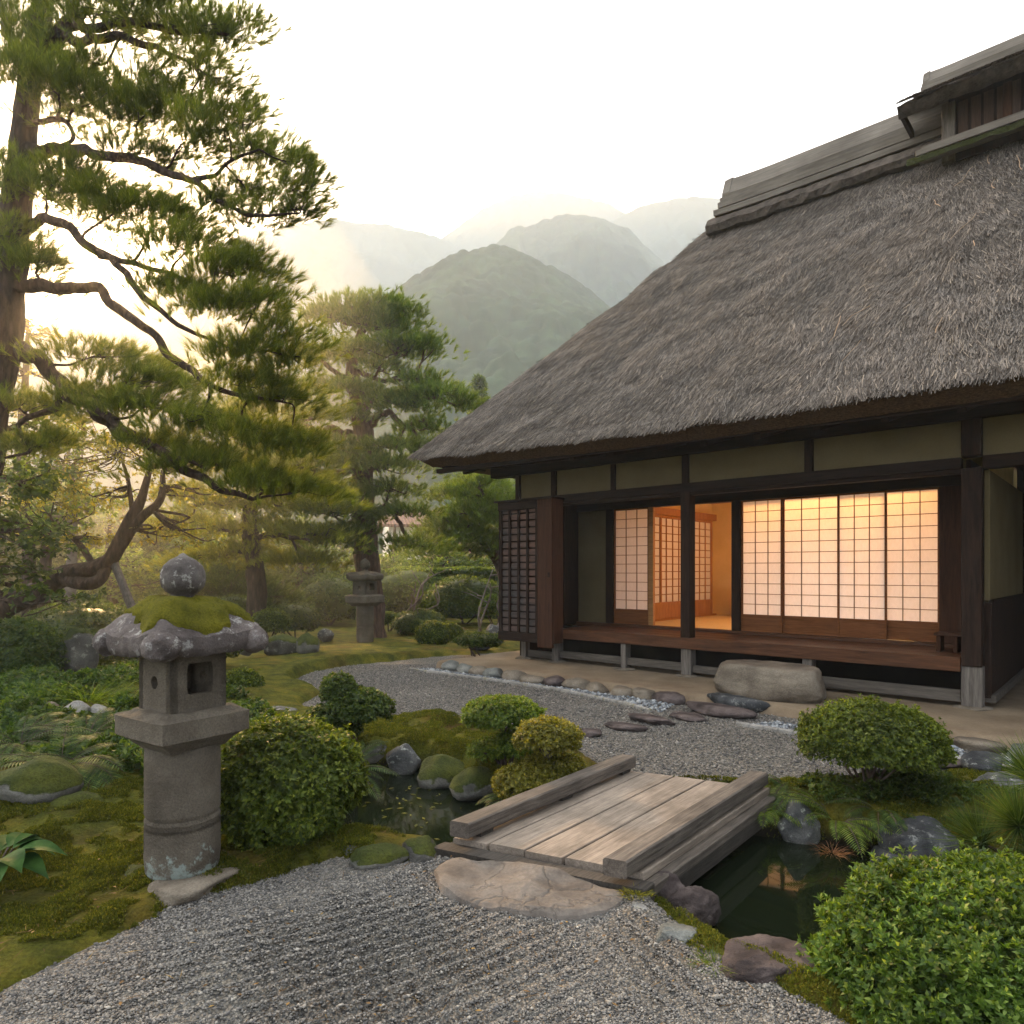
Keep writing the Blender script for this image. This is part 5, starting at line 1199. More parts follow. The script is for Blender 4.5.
def pine(name, label, trunk, limbs, pads, L, w, n_, per, seed, mat, bark, cat="pine tree", spread=.33, bias=(0, 0, 0), tw=.010, ry=1.0, brr=.03, group=None):
    # trunk / limbs: lists of (x, y, z, radius); pads: (centre, rx, rz)
    r = np.random.default_rng(seed); base = np.array(trunk[0][:3]); o = empty(name, tuple(base), 0, label=label, cat=cat, group=group)
    t = MB(); T = np.array(smooth_line(trunk, 7)); t.tube([tuple(p[:3]-base) for p in T], [p[3] for p in T], 14, wob=.22); nodes = [T[len(T)//4:]]
    t.build("trunk", bark, o, smooth=True); b = MB(); LT = []
    for lm in limbs:
        Q = np.array(smooth_line(lm, 6)); kk = Q[:, 3:4]*(1.1 if len(Q) > 8 else .5); Q[:, :3] += kk*np.array([(mnoise.noise(Vector(p[:3])*4.3), mnoise.noise(Vector(p[:3])*4.3+Vector((9, 0, 0))), mnoise.noise(Vector(p[:3])*4.3+Vector((0, 9, 0)))) for p in Q]); Q[:, 3] *= .86
        b.tube([tuple(p[:3]-base) for p in Q], [p[3] for p in Q], 9, wob=.35); nodes.append(Q)
    nodes = np.concatenate(nodes); PP, AA, tg = [], [], MB()
    for c, rx, rz in pads:
        c = np.array(c); dist = np.linalg.norm((nodes[:, :3]-c)*(1, 1, 1.3), axis=1) + .6*np.maximum(0, nodes[:, 2]-c[2]); q = nodes[np.argmin(dist)]
        k = max(12, int(per*rx*ry*rx*(1+rz/rx*1.5)/(.4*.4))); P, A, sub = pad(c, rx, rx*ry, rz, k, r, bias, max(5, int(6*rx/.4))); PP.append(P); AA.append(A)
        foot = c - (0, 0, rz*.35); Q = bend(q[:3], foot, r, .10); r0 = min(q[3]*.75, brr); b.tube([tuple(p-base) for p in Q], np.linspace(r0, tw*1.1, len(Q)), 7, wob=.15)
        for s in sub:
            j = r.integers(len(Q)//2, len(Q)); Z = bend(Q[j], s-(0, 0, .02), r, .12, 3); tg.tube([tuple(p-base) for p in Z], np.linspace(tw, tw*.35, len(Z)), 5, cap=False)
            for e in range(3):
                p = P[r.integers(len(P))]
                if np.linalg.norm(p-s) < rx*.6: tg.tube([tuple(s-base), tuple((s+p)/2-base-(0, 0, .01)), tuple(p-base)], [tw*.4, tw*.3, tw*.2], 4, cap=False)
    b.build("limbs", bark, o, smooth=True); tg.build("twigs", TWIG, o, smooth=True)
    P, A = np.concatenate(PP)-base, np.concatenate(AA); link("crown", tris("crown", needles(P, A, n_, L, w, spread, r)), mat, o); return o
def pl(l): return [(*D(px, py, d), r_) for px, py, d, r_ in l]
def pp(l, d=None): return [(tuple(D(q[0], q[1], d or q[4])), q[2]*(d or q[4])/F, q[3]*(d or q[4])/F) for q in l]

# the great old pine leaning in at the side
TA = pl([(-72, 700, 7.0, .21), (-45, 560, 7.0, .19), (-18, 440, 7.0, .175), (2, 340, 7.0, .16), (10, 260, 7.0, .145), (20, 180, 7.1, .13), (28, 100, 7.2, .115), (40, 20, 7.3, .10), (52, -70, 7.3, .085), (60, -170, 7.3, .06)])
LA = [pl(q) for q in (
    [(35, 60, 7.2, .09), (58, 42, 7.0, .08), (73, 22, 7.0, .075), (66, -8, 7.0, .065), (58, -60, 7, .05)],
    [(62, 42, 7.0, .06), (90, 38, 6.8, .05), (115, 37, 6.7, .042), (140, 42, 6.5, .034), (165, 52, 6.4, .026), (192, 63, 6.3, .015)],
    [(73, 25, 7.0, .06), (100, 28, 6.7, .045), (130, 22, 6.6, .04), (170, 30, 6.4, .03), (230, 35, 6.2, .014)],
    [(20, 60, 7.2, .06), (5, 20, 7.4, .06), (-10, -20, 7.5, .05)],
    [(24, 150, 7.1, .085), (55, 152, 7, .07), (84, 151, 6.8, .06), (112, 157, 6.6, .052), (141, 163, 6.5, .045), (165, 172, 6.4, .04), (190, 180, 6.3, .034), (215, 196, 6.2, .026), (243, 213, 6.1, .02), (270, 215, 6, .014), (300, 213, 6, .008)],
    [(195, 181, 6.3, .028), (215, 175, 6.2, .02), (232, 160, 6.1, .016), (260, 150, 6, .01)],
    [(26, 125, 7.1, .04), (45, 122, 7, .032), (66, 120, 6.9, .026), (74, 138, 6.9, .022), (62, 145, 6.9, .018), (36, 147, 7, .02)],
    [(14, 228, 7, .07), (45, 220, 6.9, .055), (75, 232, 6.7, .05), (100, 250, 6.6, .045), (130, 280, 6.4, .038), (160, 312, 6.2, .03), (200, 335, 6.1, .02), (240, 350, 6, .01)],
    [(8, 287, 7, .085), (50, 287, 6.9, .07), (95, 290, 6.8, .062), (115, 308, 6.7, .052), (150, 330, 6.5, .046), (165, 352, 6.5, .044), (186, 368, 6.4, .036), (225, 390, 6.2, .026), (281, 402, 6.1, .012)],
    [(100, 255, 6.6, .035), (125, 262, 6.5, .03), (165, 272, 6.3, .022), (210, 290, 6.1, .012)],
    [(-8, 335, 7, .11), (14, 344, 7, .10), (45, 362, 6.9, .098), (62, 380, 6.9, .095), (84, 402, 6.8, .088), (110, 425, 6.8, .078), (141, 441, 6.7, .068), (190, 472, 6.6, .05), (225, 490, 6.5, .036), (253, 500, 6.5, .022)],
    [(90, 408, 6.8, .04), (120, 425, 6.6, .034), (160, 450, 6.5, .03), (205, 468, 6.4, .018)],
    [(60, 385, 6.9, .04), (58, 405, 6.9, .035), (40, 415, 6.9, .032), (20, 425, 6.9, .026), (30, 450, 6.9, .02), (5, 458, 7, .014)])]
PA = pp([(20, 68, 48, 20, 7), (62, 78, 45, 18, 6.8), (130, 16, 55, 14, 6.5), (185, 12, 45, 16, 6.4), (225, 34, 36, 16, 6.3), (212, 70, 34, 12, 6.2), (95, 62, 30, 10, 6.7), (150, 74, 34, 12, 6.4), (245, 16, 24, 10, 6.3),
    (45, 45, 34, 12, 7.1), (20, 18, 36, 14, 7.3), (95, 4, 40, 12, 6.8),
    (98, 95, 46, 14, 6.8), (150, 106, 42, 14, 6.6), (195, 96, 42, 13, 6.4), (228, 126, 42, 15, 6.2), (270, 148, 38, 15, 6.1), (292, 184, 28, 14, 6.0), (242, 178, 32, 9, 6.1), (182, 140, 36, 9, 6.4), (246, 102, 22, 10, 6.2), (300, 158, 20, 10, 6), (262, 208, 28, 8, 6.1), (296, 204, 22, 8, 6), (216, 196, 26, 8, 6.2), (140, 150, 30, 8, 6.6), (320, 172, 12, 8, 6),
    (15, 172, 34, 22, 6.9), (52, 180, 42, 15, 6.8), (18, 232, 38, 26, 6.9), (90, 172, 36, 12, 6.7), (120, 200, 42, 13, 6.5), (34, 256, 28, 16, 6.8),
    (152, 212, 46, 14, 6.4), (190, 242, 42, 13, 6.2), (228, 266, 46, 14, 6.0), (214, 300, 42, 12, 6.0), (258, 296, 38, 15, 5.9), (284, 326, 36, 14, 5.9), (250, 345, 40, 13, 5.9), (178, 286, 32, 9, 6.2), (300, 352, 30, 14, 6), (240, 378, 48, 12, 6.1), (286, 392, 40, 14, 6.1), (246, 255, 22, 9, 6),
    (100, 350, 46, 12, 7), (132, 372, 50, 13, 6.8), (155, 400, 46, 13, 6.8), (205, 415, 46, 14, 6.6), (255, 432, 46, 15, 6.5), (300, 440, 38, 16, 6.5), (90, 392, 36, 12, 7), (210, 458, 48, 12, 6.6), (268, 476, 48, 14, 6.5), (308, 484, 34, 14, 6.6), (150, 438, 40, 11, 6.8), (55, 436, 30, 10, 7.0), (20, 440, 26, 9, 7), (25, 398, 34, 12, 7)])
pine("great_pine", "great old pine leaning in with long sweeping limbs over the mossy stone lantern", TA, LA, PA, .115, .0016, 40, 215, 21, LV['pine'], BARK, tw=.005, bias=(.42, -.05, 0), brr=.015, ry=.9)

# the cloud pruned pine behind the far lantern
TB = pl([(374, 650, 14.8, .30), (371, 600, 14.8, .27), (366, 545, 14.8, .255), (362, 490, 14.8, .24), (364, 440, 14.8, .22), (358, 400, 14.8, .18), (352, 365, 14.8, .13), (362, 330, 14.8, .08), (366, 308, 14.8, .05)])
LB = [pl(q) for q in ([(364, 440, 14.8, .12), (340, 430, 14.6, .10), (320, 432, 14.4, .08), (295, 420, 14.2, .05)], [(366, 430, 14.8, .10), (385, 412, 14.6, .08), (405, 424, 14.4, .06), (425, 420, 14.2, .04)],
    [(360, 412, 14.8, .1), (378, 398, 14.6, .07), (405, 400, 14.4, .05), (440, 398, 14.3, .03)], [(364, 470, 14.8, .1), (335, 472, 14.5, .08), (300, 468, 14.3, .05)], [(366, 508, 14.8, .09), (390, 512, 14.5, .06), (410, 540, 14.4, .04)],
    [(364, 520, 14.8, .07), (340, 528, 14.5, .05), (322, 545, 14.3, .03)], [(355, 380, 14.8, .08), (335, 372, 14.6, .06), (312, 350, 14.4, .03)], [(356, 372, 14.8, .07), (385, 380, 14.5, .05), (415, 378, 14.3, .03)])]
PB = pp([(350, 303, 34, 11), (378, 300, 32, 11), (402, 312, 26, 9), (330, 314, 28, 9), (366, 322, 40, 9), (398, 345, 44, 9), (424, 340, 20, 8), (345, 348, 34, 9), (316, 352, 26, 9), (380, 364, 24, 7), (424, 376, 24, 8), (356, 386, 30, 8), (326, 384, 28, 9),
    (436, 392, 34, 11), (410, 402, 28, 9), (462, 400, 20, 9), (380, 396, 24, 7), (345, 412, 26, 7), (430, 424, 28, 9), (310, 412, 28, 10), (300, 438, 34, 9), (340, 440, 24, 7), (396, 444, 38, 9), (424, 452, 30, 9), (340, 456, 40, 9), (310, 474, 34, 10), (388, 462, 38, 9),
    (392, 484, 30, 9), (350, 490, 30, 9), (330, 505, 34, 10), (408, 508, 26, 8), (290, 500, 36, 11), (352, 526, 26, 8), (410, 540, 28, 9), (318, 535, 32, 9)], 14.4)
pine("garden_pine", "tall cloud pruned pine with layered pads standing behind the far stone lantern", TB, LB, PB, .15, .0048, 26, 95, 22, LV['pineb'], BARKR, tw=.014, brr=.05, ry=.85)

# the straight trunked pine between them, and a low one at the house corner
TC = pl([(256, 640, 13.5, .20), (257, 600, 13.5, .185), (254, 560, 13.5, .17), (250, 520, 13.5, .15), (252, 480, 13.5, .12), (246, 440, 13.5, .08), (250, 410, 13.5, .05)])
LC = [pl(q) for q in ([(252, 540, 13.5, .08), (275, 535, 13.3, .06), (310, 540, 13.0, .03)], [(252, 505, 13.5, .08), (225, 500, 13.3, .06), (195, 505, 13.2, .03)], [(251, 470, 13.5, .07), (280, 465, 13.2, .05), (315, 470, 13, .02)])]
PC = pp([(250, 405, 30, 10), (225, 425, 30, 10), (275, 430, 32, 10), (305, 455, 34, 10), (215, 460, 34, 10), (262, 465, 36, 10), (190, 490, 36, 10), (235, 500, 34, 9), (290, 495, 36, 10), (325, 500, 30, 10), (310, 530, 36, 10), (215, 525, 36, 10), (180, 520, 30, 10), (268, 522, 28, 9), (300, 556, 36, 9), (210, 552, 32, 10), (245, 545, 24, 8)], 13.3)
pine("straight_pine", "straight dark trunked pine with golden green sprays between the lantern and the tall cloud pine", TC, LC, PC, .15, .0045, 26, 95, 23, LV['pineg'], BARK, tw=.013, brr=.045, ry=.85)
TE = pl([(505, 640, 17.5, .2), (506, 590, 17.5, .18), (500, 562, 17.5, .16), (484, 541, 17.3, .12), (478, 515, 17.2, .08), (482, 490, 17, .05)])
PE = pp([(478, 478, 26, 10), (458, 490, 24, 9), (496, 492, 24, 10), (470, 508, 30, 10), (498, 515, 26, 10), (450, 520, 26, 10), (474, 532, 30, 10), (500, 540, 22, 10), (452, 545, 26, 9), (438, 532, 20, 8)], 17.2)
pine("corner_pine", "low crooked pine half hidden behind the shutter box", TE, [], PE, .17, .0055, 26, 95, 24, LV['pineb'], BARK, tw=.014, brr=.05, ry=.85)
# cloud pruned low pines behind the lantern's finial
PG = pp([(215, 568, 34, 8), (245, 575, 36, 8), (200, 588, 34, 8), (232, 596, 36, 8), (268, 590, 26, 8), (180, 604, 30, 9), (212, 612, 34, 8), (225, 552, 26, 7)], 15.2)
pine("niwaki_pine", "low dark layered garden pine just behind the lantern's finial", pl([(226, 640, 15.2, .12), (222, 610, 15.2, .11), (228, 585, 15.2, .08), (222, 560, 15.2, .04)]), [], PG, .14, .005, 24, 110, 25, LV['dark'], BARK, tw=.013, brr=.04, ry=.85)

# leaning tree on a prop
def leafy(name, label, trunk, limbs, blobs, leaf, per, mat, bark, seed, cat="tree", nl=5, tw=.008, group=None, core=False):
    r = np.random.default_rng(seed); base = np.array(trunk[0][:3]); o = empty(name, tuple(base), 0, label=label, cat=cat, group=group); b = MB(); nodes = []
    for i, lm in enumerate([trunk]+limbs):
        Q = np.array(smooth_line(lm, 6)); (b if i else (t := MB())).tube([tuple(p[:3]-base) for p in Q], [p[3] for p in Q], 10, wob=.25); nodes.append(Q)
    t.build("trunk", bark, o, smooth=True); nodes = np.concatenate(nodes); VV = []
    for c, rx, rz in blobs:
        c = np.array(c); q = nodes[np.argmin(np.linalg.norm(nodes[:, :3]-c, axis=1))]; m = max(5, int(9*rx/.6)); sub = c + unit(r.normal(0, 1, (m, 3)))*r.random((m, 1))**.5*(rx, rx*.9, rz)
        for s in sub:
            Z = bend(q[:3], s, r, .12, 3); b.tube([tuple(p-base) for p in Z], np.linspace(min(q[3]*.6, tw*2.2), tw*.4, len(Z)), 5, cap=False)
        k = int(per*rx*rz/.25); i = r.integers(0, m, k); P = sub[i] + r.normal(0, 1, (k, 3))*(rx*.28, rx*.28, rz*.26); A = unit(unit(P-c)*.6 + (0, 0, .7) + r.normal(0, .45, (k, 3))); VV.append(rosettes(P-base, A, nl, leaf, leaf*.55, 1.15, r, .4))
    b.build("limbs", bark, o, smooth=True); link("crown", quads("crown", np.concatenate(VV)), mat, o); return o
leafy("leaning_tree", "dark leaning tree with a bent double trunk and golden leaves, held by a wooden prop", pl([(-40, 660, 9, .16), (0, 612, 9, .15), (30, 596, 9, .14), (62, 577, 9, .13), (95, 568, 9, .115), (110, 560, 9, .105), (118, 545, 9, .09), (131, 520, 9, .075), (141, 500, 9, .06), (150, 468, 9, .03)]),
    [pl(q) for q in ([(112, 556, 9, .08), (140, 520, 9, .06), (160, 500, 9, .05), (163, 470, 9, .025)], [(60, 578, 9, .09), (85, 584, 8.9, .085), (100, 580, 8.9, .08), (106, 568, 9, .08)], [(95, 568, 9, .05), (80, 545, 9, .035), (60, 530, 9, .025), (40, 535, 9, .012)], [(133, 516, 9, .035), (128, 480, 9, .025), (120, 455, 9, .012)])],
    pp([(120, 445, 46, 20, 9), (80, 470, 44, 18, 9), (160, 455, 44, 18, 9.2), (175, 490, 40, 14, 9.4), (60, 505, 40, 16, 9), (110, 495, 38, 14, 9.3), (45, 540, 34, 12, 9), (140, 400, 44, 16, 9.4), (80, 420, 44, 16, 9.4), (205, 450, 40, 16, 9.6), (150, 530, 40, 14, 9.6), (190, 530, 38, 14, 9.6), (90, 535, 30, 10, 9.2), (25, 490, 36, 16, 9.2)]), .055, 210, LV['gold'], BARK, 31, tw=.010)
m = MB(); a, b_ = D(113, 560, 9.0), D(136, 618, 8.8); m.tube([tuple(b_+Vector((0, 0, -.3))), tuple(b_), tuple(a.lerp(b_, .5)), tuple(a)], [.055, .055, .052, .05], 10, wob=.1)
m.build("support_pole", GREYZ, smooth=True, label="pale wooden prop holding up the leaning tree", cat="pole")
# broad leaved trees at the frame's edge
leafy("broadleaf_tree", "dark broad leaved tree at the frame's edge under the great pine", pl([(-30, 650, 8.2, .12), (-20, 580, 8.2, .11), (-10, 500, 8.2, .09), (5, 430, 8.2, .05)]), [],
    pp([(10, 430, 44, 26, 8.3), (30, 480, 40, 24, 8.1), (0, 520, 46, 26, 8), (45, 540, 36, 18, 7.9), (10, 575, 46, 22, 7.8), (50, 590, 30, 14, 7.9)]), .085, 190, LV['dark'], BARK, 32, tw=.010)
leafy("broadleaf_tree", "thin topped tree with yellowing leaves beside the great pine's trunk", pl([(30, 640, 12, .12), (28, 540, 12, .10), (22, 440, 12, .08), (26, 370, 12, .05), (28, 320, 12, .02)]), [],
    pp([(22, 330, 26, 14, 12), (45, 340, 22, 12, 12), (30, 372, 30, 14, 12), (10, 400, 34, 18, 12), (50, 410, 28, 14, 12)]), .08, 120, LV['gold'], BARK, 33, tw=.012)
for i, (px, d, hgt, r_, lb) in enumerate(((44, 12.5, 560, .12, "dim brown tree trunk standing behind the broad clipped dome"), (70, 11.5, 560, .10, "pale straight trunk behind the bent leaning tree"))):
    leafy("broadleaf_tree", lb, pl([(px, 650, d, r_), (px-1, 610, d, r_*.95), (px+1, 570, d, r_*.85), (px+4, 520, d, r_*.6), (px+2, 470, d, r_*.3)]), [], pp([(px-15, 470, 40, 20, d), (px+20, 500, 40, 18, d), (px-20, 520, 40, 18, d), (px+5, 440, 34, 18, d)]), .09, 130, LV['bright' if i else 'far'], TWIGP if i else BARK, 40+i, tw=.012)
# bare pale twigged shrubs on the far lawn
for px, d, lb in ((402, 15.5, "bare pale branched shrub with two leaning stems behind the clipped balls"), (484, 14.2, "bare pale upright twigs beside the bright round shrub")):
    r = np.random.default_rng(px); m = MB(); b = D(px, 636, d); b.z = 0
    for i in range(4):
        tip = b + Vector((r.normal(.25 if px < 450 else 0, .35), r.normal(0, .2), r.uniform(.8, 1.6))); Z = bend(b, tip, r, .1, 4); m.tube([tuple(p-np.array(b)) for p in Z], np.linspace(.035, .008, len(Z)), 6)
        for j in range(4):
            q = Z[r.integers(5, len(Z))]; e = q + np.r_[r.normal(0, .22, 2), r.uniform(.1, .4)]; m.tube([tuple(p-np.array(b)) for p in bend(q, e, r, .1, 2)], np.linspace(.012, .004, 7), 4)
    o = m.build("bare_shrub", TWIGP, smooth=True, loc=b, label=lb, cat="bare shrub")
# clipped hedge across the back
def hedge(label, x0, x1, y, w, h, mat, seed, k):
    r = np.random.default_rng(seed); L = x1-x0; P = np.c_[r.uniform(0, L, k), np.zeros(k), np.zeros(k)]; s = r.random(k); top = s < .3; side = ~top
    P[top, 1] = r.uniform(-w, w, top.sum()); P[top, 2] = h; P[side, 1] = -w; P[side, 2] = r.uniform(0, h, side.sum()); nn = np.where(top[:, None], (0, 0, 1.0), (0, -1.0, .35)); P += nn*(.35*(fbm(P*(.7, .7, 1.2), 3, seed)-.5))[:, None]
    A = unit(nn + (0, 0, .3) + r.normal(0, .4, (k, 3))); o = empty("hedge", (x0, y, 0), 0, label=label, cat="hedge"); link("foliage", quads("foliage", rosettes(P, A, 5, .10, .05, 1.1, r, .3)), mat, o)
    MB().box(0, L, -w+.15, w-.1, 0, h-.15, .1).build("shade_core", LV['dark'], o)  # dark leaf-coloured block in place of the hedge's inner shade
hedge("long clipped hedge closing the garden behind the far lantern", -8.5, 3.0, 20.5, .6, 1.45, LV['far'], 51, 30000)
hedge("dark tall hedge behind the dim trunks at the frame's edge", -16, -8.6, 17.5, .6, 2.3, LV['dark'], 52, 15000)

# bushy trees filling the belt behind the pines
for i, (px, d, blobs, mt, lb) in enumerate((
    (195, 17.5, [(195, 520, 38, 18), (175, 545, 36, 16), (215, 548, 36, 16), (195, 568, 46, 16)], 'bright', "sunlit leafy tree behind the lantern's finial"),
    (110, 15.5, [(110, 560, 40, 16), (85, 580, 40, 16), (135, 585, 40, 18), (110, 606, 50, 16)], 'bright', "bright green leafy tree behind the wooden prop"),
    (300, 19, [(300, 540, 36, 16), (280, 560, 36, 14), (320, 565, 36, 14), (300, 585, 44, 14)], 'far', "leafy tree filling the gap between straight pine and far lantern"),
    (395, 22.5, [(395, 558, 30, 10), (420, 566, 34, 10), (380, 572, 30, 10)], 'bright', "low leafy tree over the hedge behind the far lantern"),
    (445, 22.5, [(445, 560, 30, 10), (470, 566, 30, 10), (490, 560, 26, 10)], 'far', "low dark leafy tree over the hedge near the crooked pine"))):
    leafy("leafy_tree", lb, pl([(px, 640, d, .12), (px+2, 600, d, .1), (px-2, 560, d, .07), (px, 525, d, .04)]), [], pp(blobs, d), .10, 190, LV[mt], BARK, 70+i, tw=.013, group="bushy trees behind the pines")

# trees outside the garden
def outer(label, px, top, d, wpx, mat, seed, name="background_tree", leaf=.22):
    r = np.random.default_rng(seed); zt = CZ+(HZ-top)/F*d; x = (px-512)/F*d; rx = wpx*d/F; n_ = 7; bl = []
    for i in range(n_):
        t = i/(n_-1); bl.append(((x+r.normal(0, .35)*rx*(1-.4*t), d+r.normal(0, .3)*rx, zt*(.34+.60*t)), rx*(.75-.42*t)*r.uniform(.85, 1.1), zt*.13))
    return leafy(name, label, [(x, d, -.2, .22), (x+.1, d, zt*.3, .18), (x-.1, d, zt*.6, .11), (x, d, zt*.93, .04)], [], bl, leaf, 30, mat, BARK, seed, cat="tree", nl=4, tw=.02, group="trees beyond the garden hedge")
for i, (px, top, d, w, mt, lb) in enumerate((
    (-20, 440, 24, 70, 'far', "big dark tree far behind at the frame's edge"), (60, 470, 30, 60, 'bright', "yellow green tree beyond the dim trunks"), (120, 500, 34, 50, 'far', "dark tree beyond the leaning tree, by the red roofed house"),
    (205, 505, 30, 46, 'gold', "golden tree beyond the straight pine"), (240, 520, 27, 44, 'far', "dark rounded tree just behind the straight pine's trunk"), (300, 520, 30, 44, 'bright', "light green tree between the straight pine and the cloud pine"),
    (340, 540, 26, 40, 'far', "low dark tree behind the cloud pine"), (395, 548, 28, 40, 'bright', "low yellow green tree before the far brown roof"), (440, 540, 31, 36, 'far', "dark low tree between the two far roofs"),
    (470, 560, 24, 34, 'gold', "yellowish bush tree beyond the hedge near the shutter box"), (500, 520, 34, 44, 'far', "dark tree behind the house corner"))):
    outer(lb, px, top, d, w, LV[mt], 60+i)
# pointed conifer over the eave
r = np.random.default_rng(90); c0 = D(479, 600, 48); top = D(479, 374, 48); o = empty("conifer_tree", (c0.x, 48, 0), 0, label="pointed grey green conifer peeping over the thatched eave's tip", cat="conifer"); k = 5200; t = r.random(k)**.7
lay = np.floor(t*16)/16; t2 = .35*lay+.65*t; a = r.uniform(0, 6.28, k); rad = (1-t2)*3.0*r.random(k)**.45*(1-.5*((t*16) % 1)); P = np.c_[np.cos(a)*rad, np.sin(a)*rad, .8+t2*(top.z-.8)]; A = unit(np.c_[np.cos(a), np.sin(a), -.1*np.ones(k)]+r.normal(0, .3, (k, 3)))
link("crown", quads("crown", rosettes(P, A, 4, .5, .16, .9, r, .3)), LV['far'], o); MB().tube([(0, 0, -.2), (0, 0, top.z*.5), (0, 0, top.z)], [.25, .15, .02], 8).build("trunk", BARK, o)

# far houses
n = N("far_roof_tile"); v = n.vec((1, 1, 1)); w_ = n.n("ShaderNodeTexWave"); w_.inputs["Scale"].default_value = 1.6; w_.bands_direction = 'X'; n.l(v, w_.inputs["Vector"])
FRT = n.done(n.mix(.5, n.ramp(n.noise(1.5, 4), [(.3, (.12, .055, .045)), (.7, (.22, .11, .085))]), w_.outputs[0], 'MULTIPLY'), .8, n.bump(w_.outputs[0], .6, .05), .2)
n = N("far_white_wall"); FWW = n.done(n.ramp(n.noise(1, 4), [(.3, (.62, .61, .58)), (.7, (.74, .73, .70))]), .9, None, .1)
n = N("far_window"); FWIN = n.done((.03, .04, .045), .15, None, .5)
def far_house(label, px, py_eave, py_ridge, d, wpx, rz, deep=6):
    c = D(px, py_eave, d); w = wpx*d/F; zr = CZ+(HZ-py_ridge)/F*d; ze = c.z; o = empty("far_house", (c.x, d, 0), rz, label=label, cat="house")
    MB().box(-w/2+.4, w/2-.4, 0, deep, 0, ze+.05, .01).build("wall", FWW, o)
    m = MB(); t = .18
    for sg in (0, 1):
        y0, y1 = (-.6, deep/2) if not sg else (deep+.6, deep/2); m.add([(-w/2, y0, ze), (w/2, y0, ze), (w/2, y1, zr), (-w/2, y1, zr), (-w/2, y0, ze+t), (w/2, y0, ze+t), (w/2, y1, zr+t), (-w/2, y1, zr+t)], [(0, 1, 2, 3), (4, 5, 6, 7), (0, 1, 5, 4), (1, 2, 6, 5), (3, 0, 4, 7)])
    m.build("roof", FRT, o); MB().add([(-w/2+.41, 0, ze), (-w/2+.41, deep, ze), (-w/2+.41, deep/2, zr)], [(0, 1, 2)]).add([(w/2-.41, 0, ze), (w/2-.41, deep, ze), (w/2-.41, deep/2, zr)], [(0, 1, 2)]).build("gable", FWW, o)
    for q in (-.25, .22):
        f = MB().box(q*w-.6, q*w+.6, -.06, .0, ze-1.7, ze-.6, .01).build("window", FWIN, o); MB().box(q*w-.03, q*w+.03, -.09, -.061, ze-1.7, ze-.6, 0).box(q*w-.62, q*w+.62, -.1, -.061, ze-1.76, ze-1.702, 0).build("window_frame", DARK, f)
far_house("distant house with a brown roof, upper one seen past the cloud pine", 425, 528, 509, 44, 84, .25)
far_house("distant white walled house with a brown roof low behind the crooked pine", 465, 562, 543, 33, 84, -.2)
far_house("distant house with a reddish roof between the leaning tree and the finial", 152, 548, 519, 40, 60, .5)

# ------------------------------------------------------------------ mountains and the air
n = N("forested_slope"); w = n.vec((1, 1, 1), True); a_ = n.noise(.035, 6, .65, w); c_ = n.vor(.18, 'F1', w)
HILL = n.done(n.mix(.6, n.ramp(a_, [(.3, (.016, .034, .018)), (.7, (.050, .080, .036))]), n.ramp(c_, [(.1, 1.25), (.6, .45)]), 'MULTIPLY'), .95, None, .05)
def crowns(q, seed):                        # domed treetops on a jittered grid, 0..1
    i = np.floor(q).astype(np.int64); best = np.zeros(len(q))
    for a in (-1, 0, 1):
        for b in (-1, 0, 1):
            c = i+(a, b); z0 = 0*c[:, 0]; jx, jy, hh = _h(c[:, 0], c[:, 1], z0, seed), _h(c[:, 0], c[:, 1], z0+1, seed), _h(c[:, 0], c[:, 1], z0+2, seed)
            d2 = (q[:, 0]-c[:, 0]-jx)**2+(q[:, 1]-c[:, 1]-jy)**2; best = np.maximum(best, (.6+.5*hh)*np.sqrt(np.maximum(0, 1-d2/.62)))
    return best
def hill(name, ridge, d, depth, label, seed, amp=3.0, rough=.05, step=None, trees=6.0):
    # ridge: skyline as (px, py) at distance d; the slope falls towards the garden
    X = np.array([(p[0]-512)/F*d for p in ridge]); Zr = np.array([CZ+(HZ-p[1])/F*d for p in ridge]); nx, ny = 640, 230
    xs = np.linspace(X[0], X[-1], nx); zr = np.interp(xs, X, Zr); ker = np.hanning(25); ker /= ker.sum(); zr = np.convolve(np.pad(zr, 12, mode='edge'), ker, 'valid')
    g = []
    for t in np.linspace(-.35, 1, ny):
        y = np.full(nx, d + (-t if t < 0 else -t)*depth if t > 0 else d - t*depth); h = zr*(1-abs(t)**1.25) if t >= 0 else zr*(1-1.5*abs(t))
        p = np.c_[xs, y, np.zeros(nx)]; spur = (fbm(p*(7.0/depth), 4, seed)-.5)*zr*.16*np.sin(math.pi*min(1, abs(t)))
        g.append(np.c_[xs+0*y, y, h + spur])
    G_ = np.array(g); P = G_.reshape(-1, 3); q = P/trees; P[:, 2] += amp*crowns(P[:, :2]/trees, seed) + amp*.8*(vnoise(q*(.4, .4, 0), seed)-.5); P[:, 2] = np.maximum(P[:, 2], -3)
    I = (np.arange(ny-1)[:, None]*nx + np.arange(nx-1)[None]).ravel()
    return link(name, npmesh(name, P, np.c_[I, I+1, I+nx+1, I+nx]), HILL, smooth=True, kind="structure", label=label)
hill("wooded_hill", [(300, 470), (360, 345), (405, 293), (440, 270), (470, 258), (500, 252), (530, 262), (560, 279), (590, 300), (620, 330), (660, 370), (740, 440), (900, 560)], 210, 120, "nearest wooded hill behind the thatched eave", 3, 2.3, trees=3.0)
hill("mountain", [(330, 500), (420, 330), (470, 270), (510, 238), (540, 225), (570, 217), (600, 222), (630, 238), (660, 265), (700, 310), (780, 400), (900, 520)], 340, 150, "misty middle mountain behind the nearest hill", 4, 3, trees=4.5)
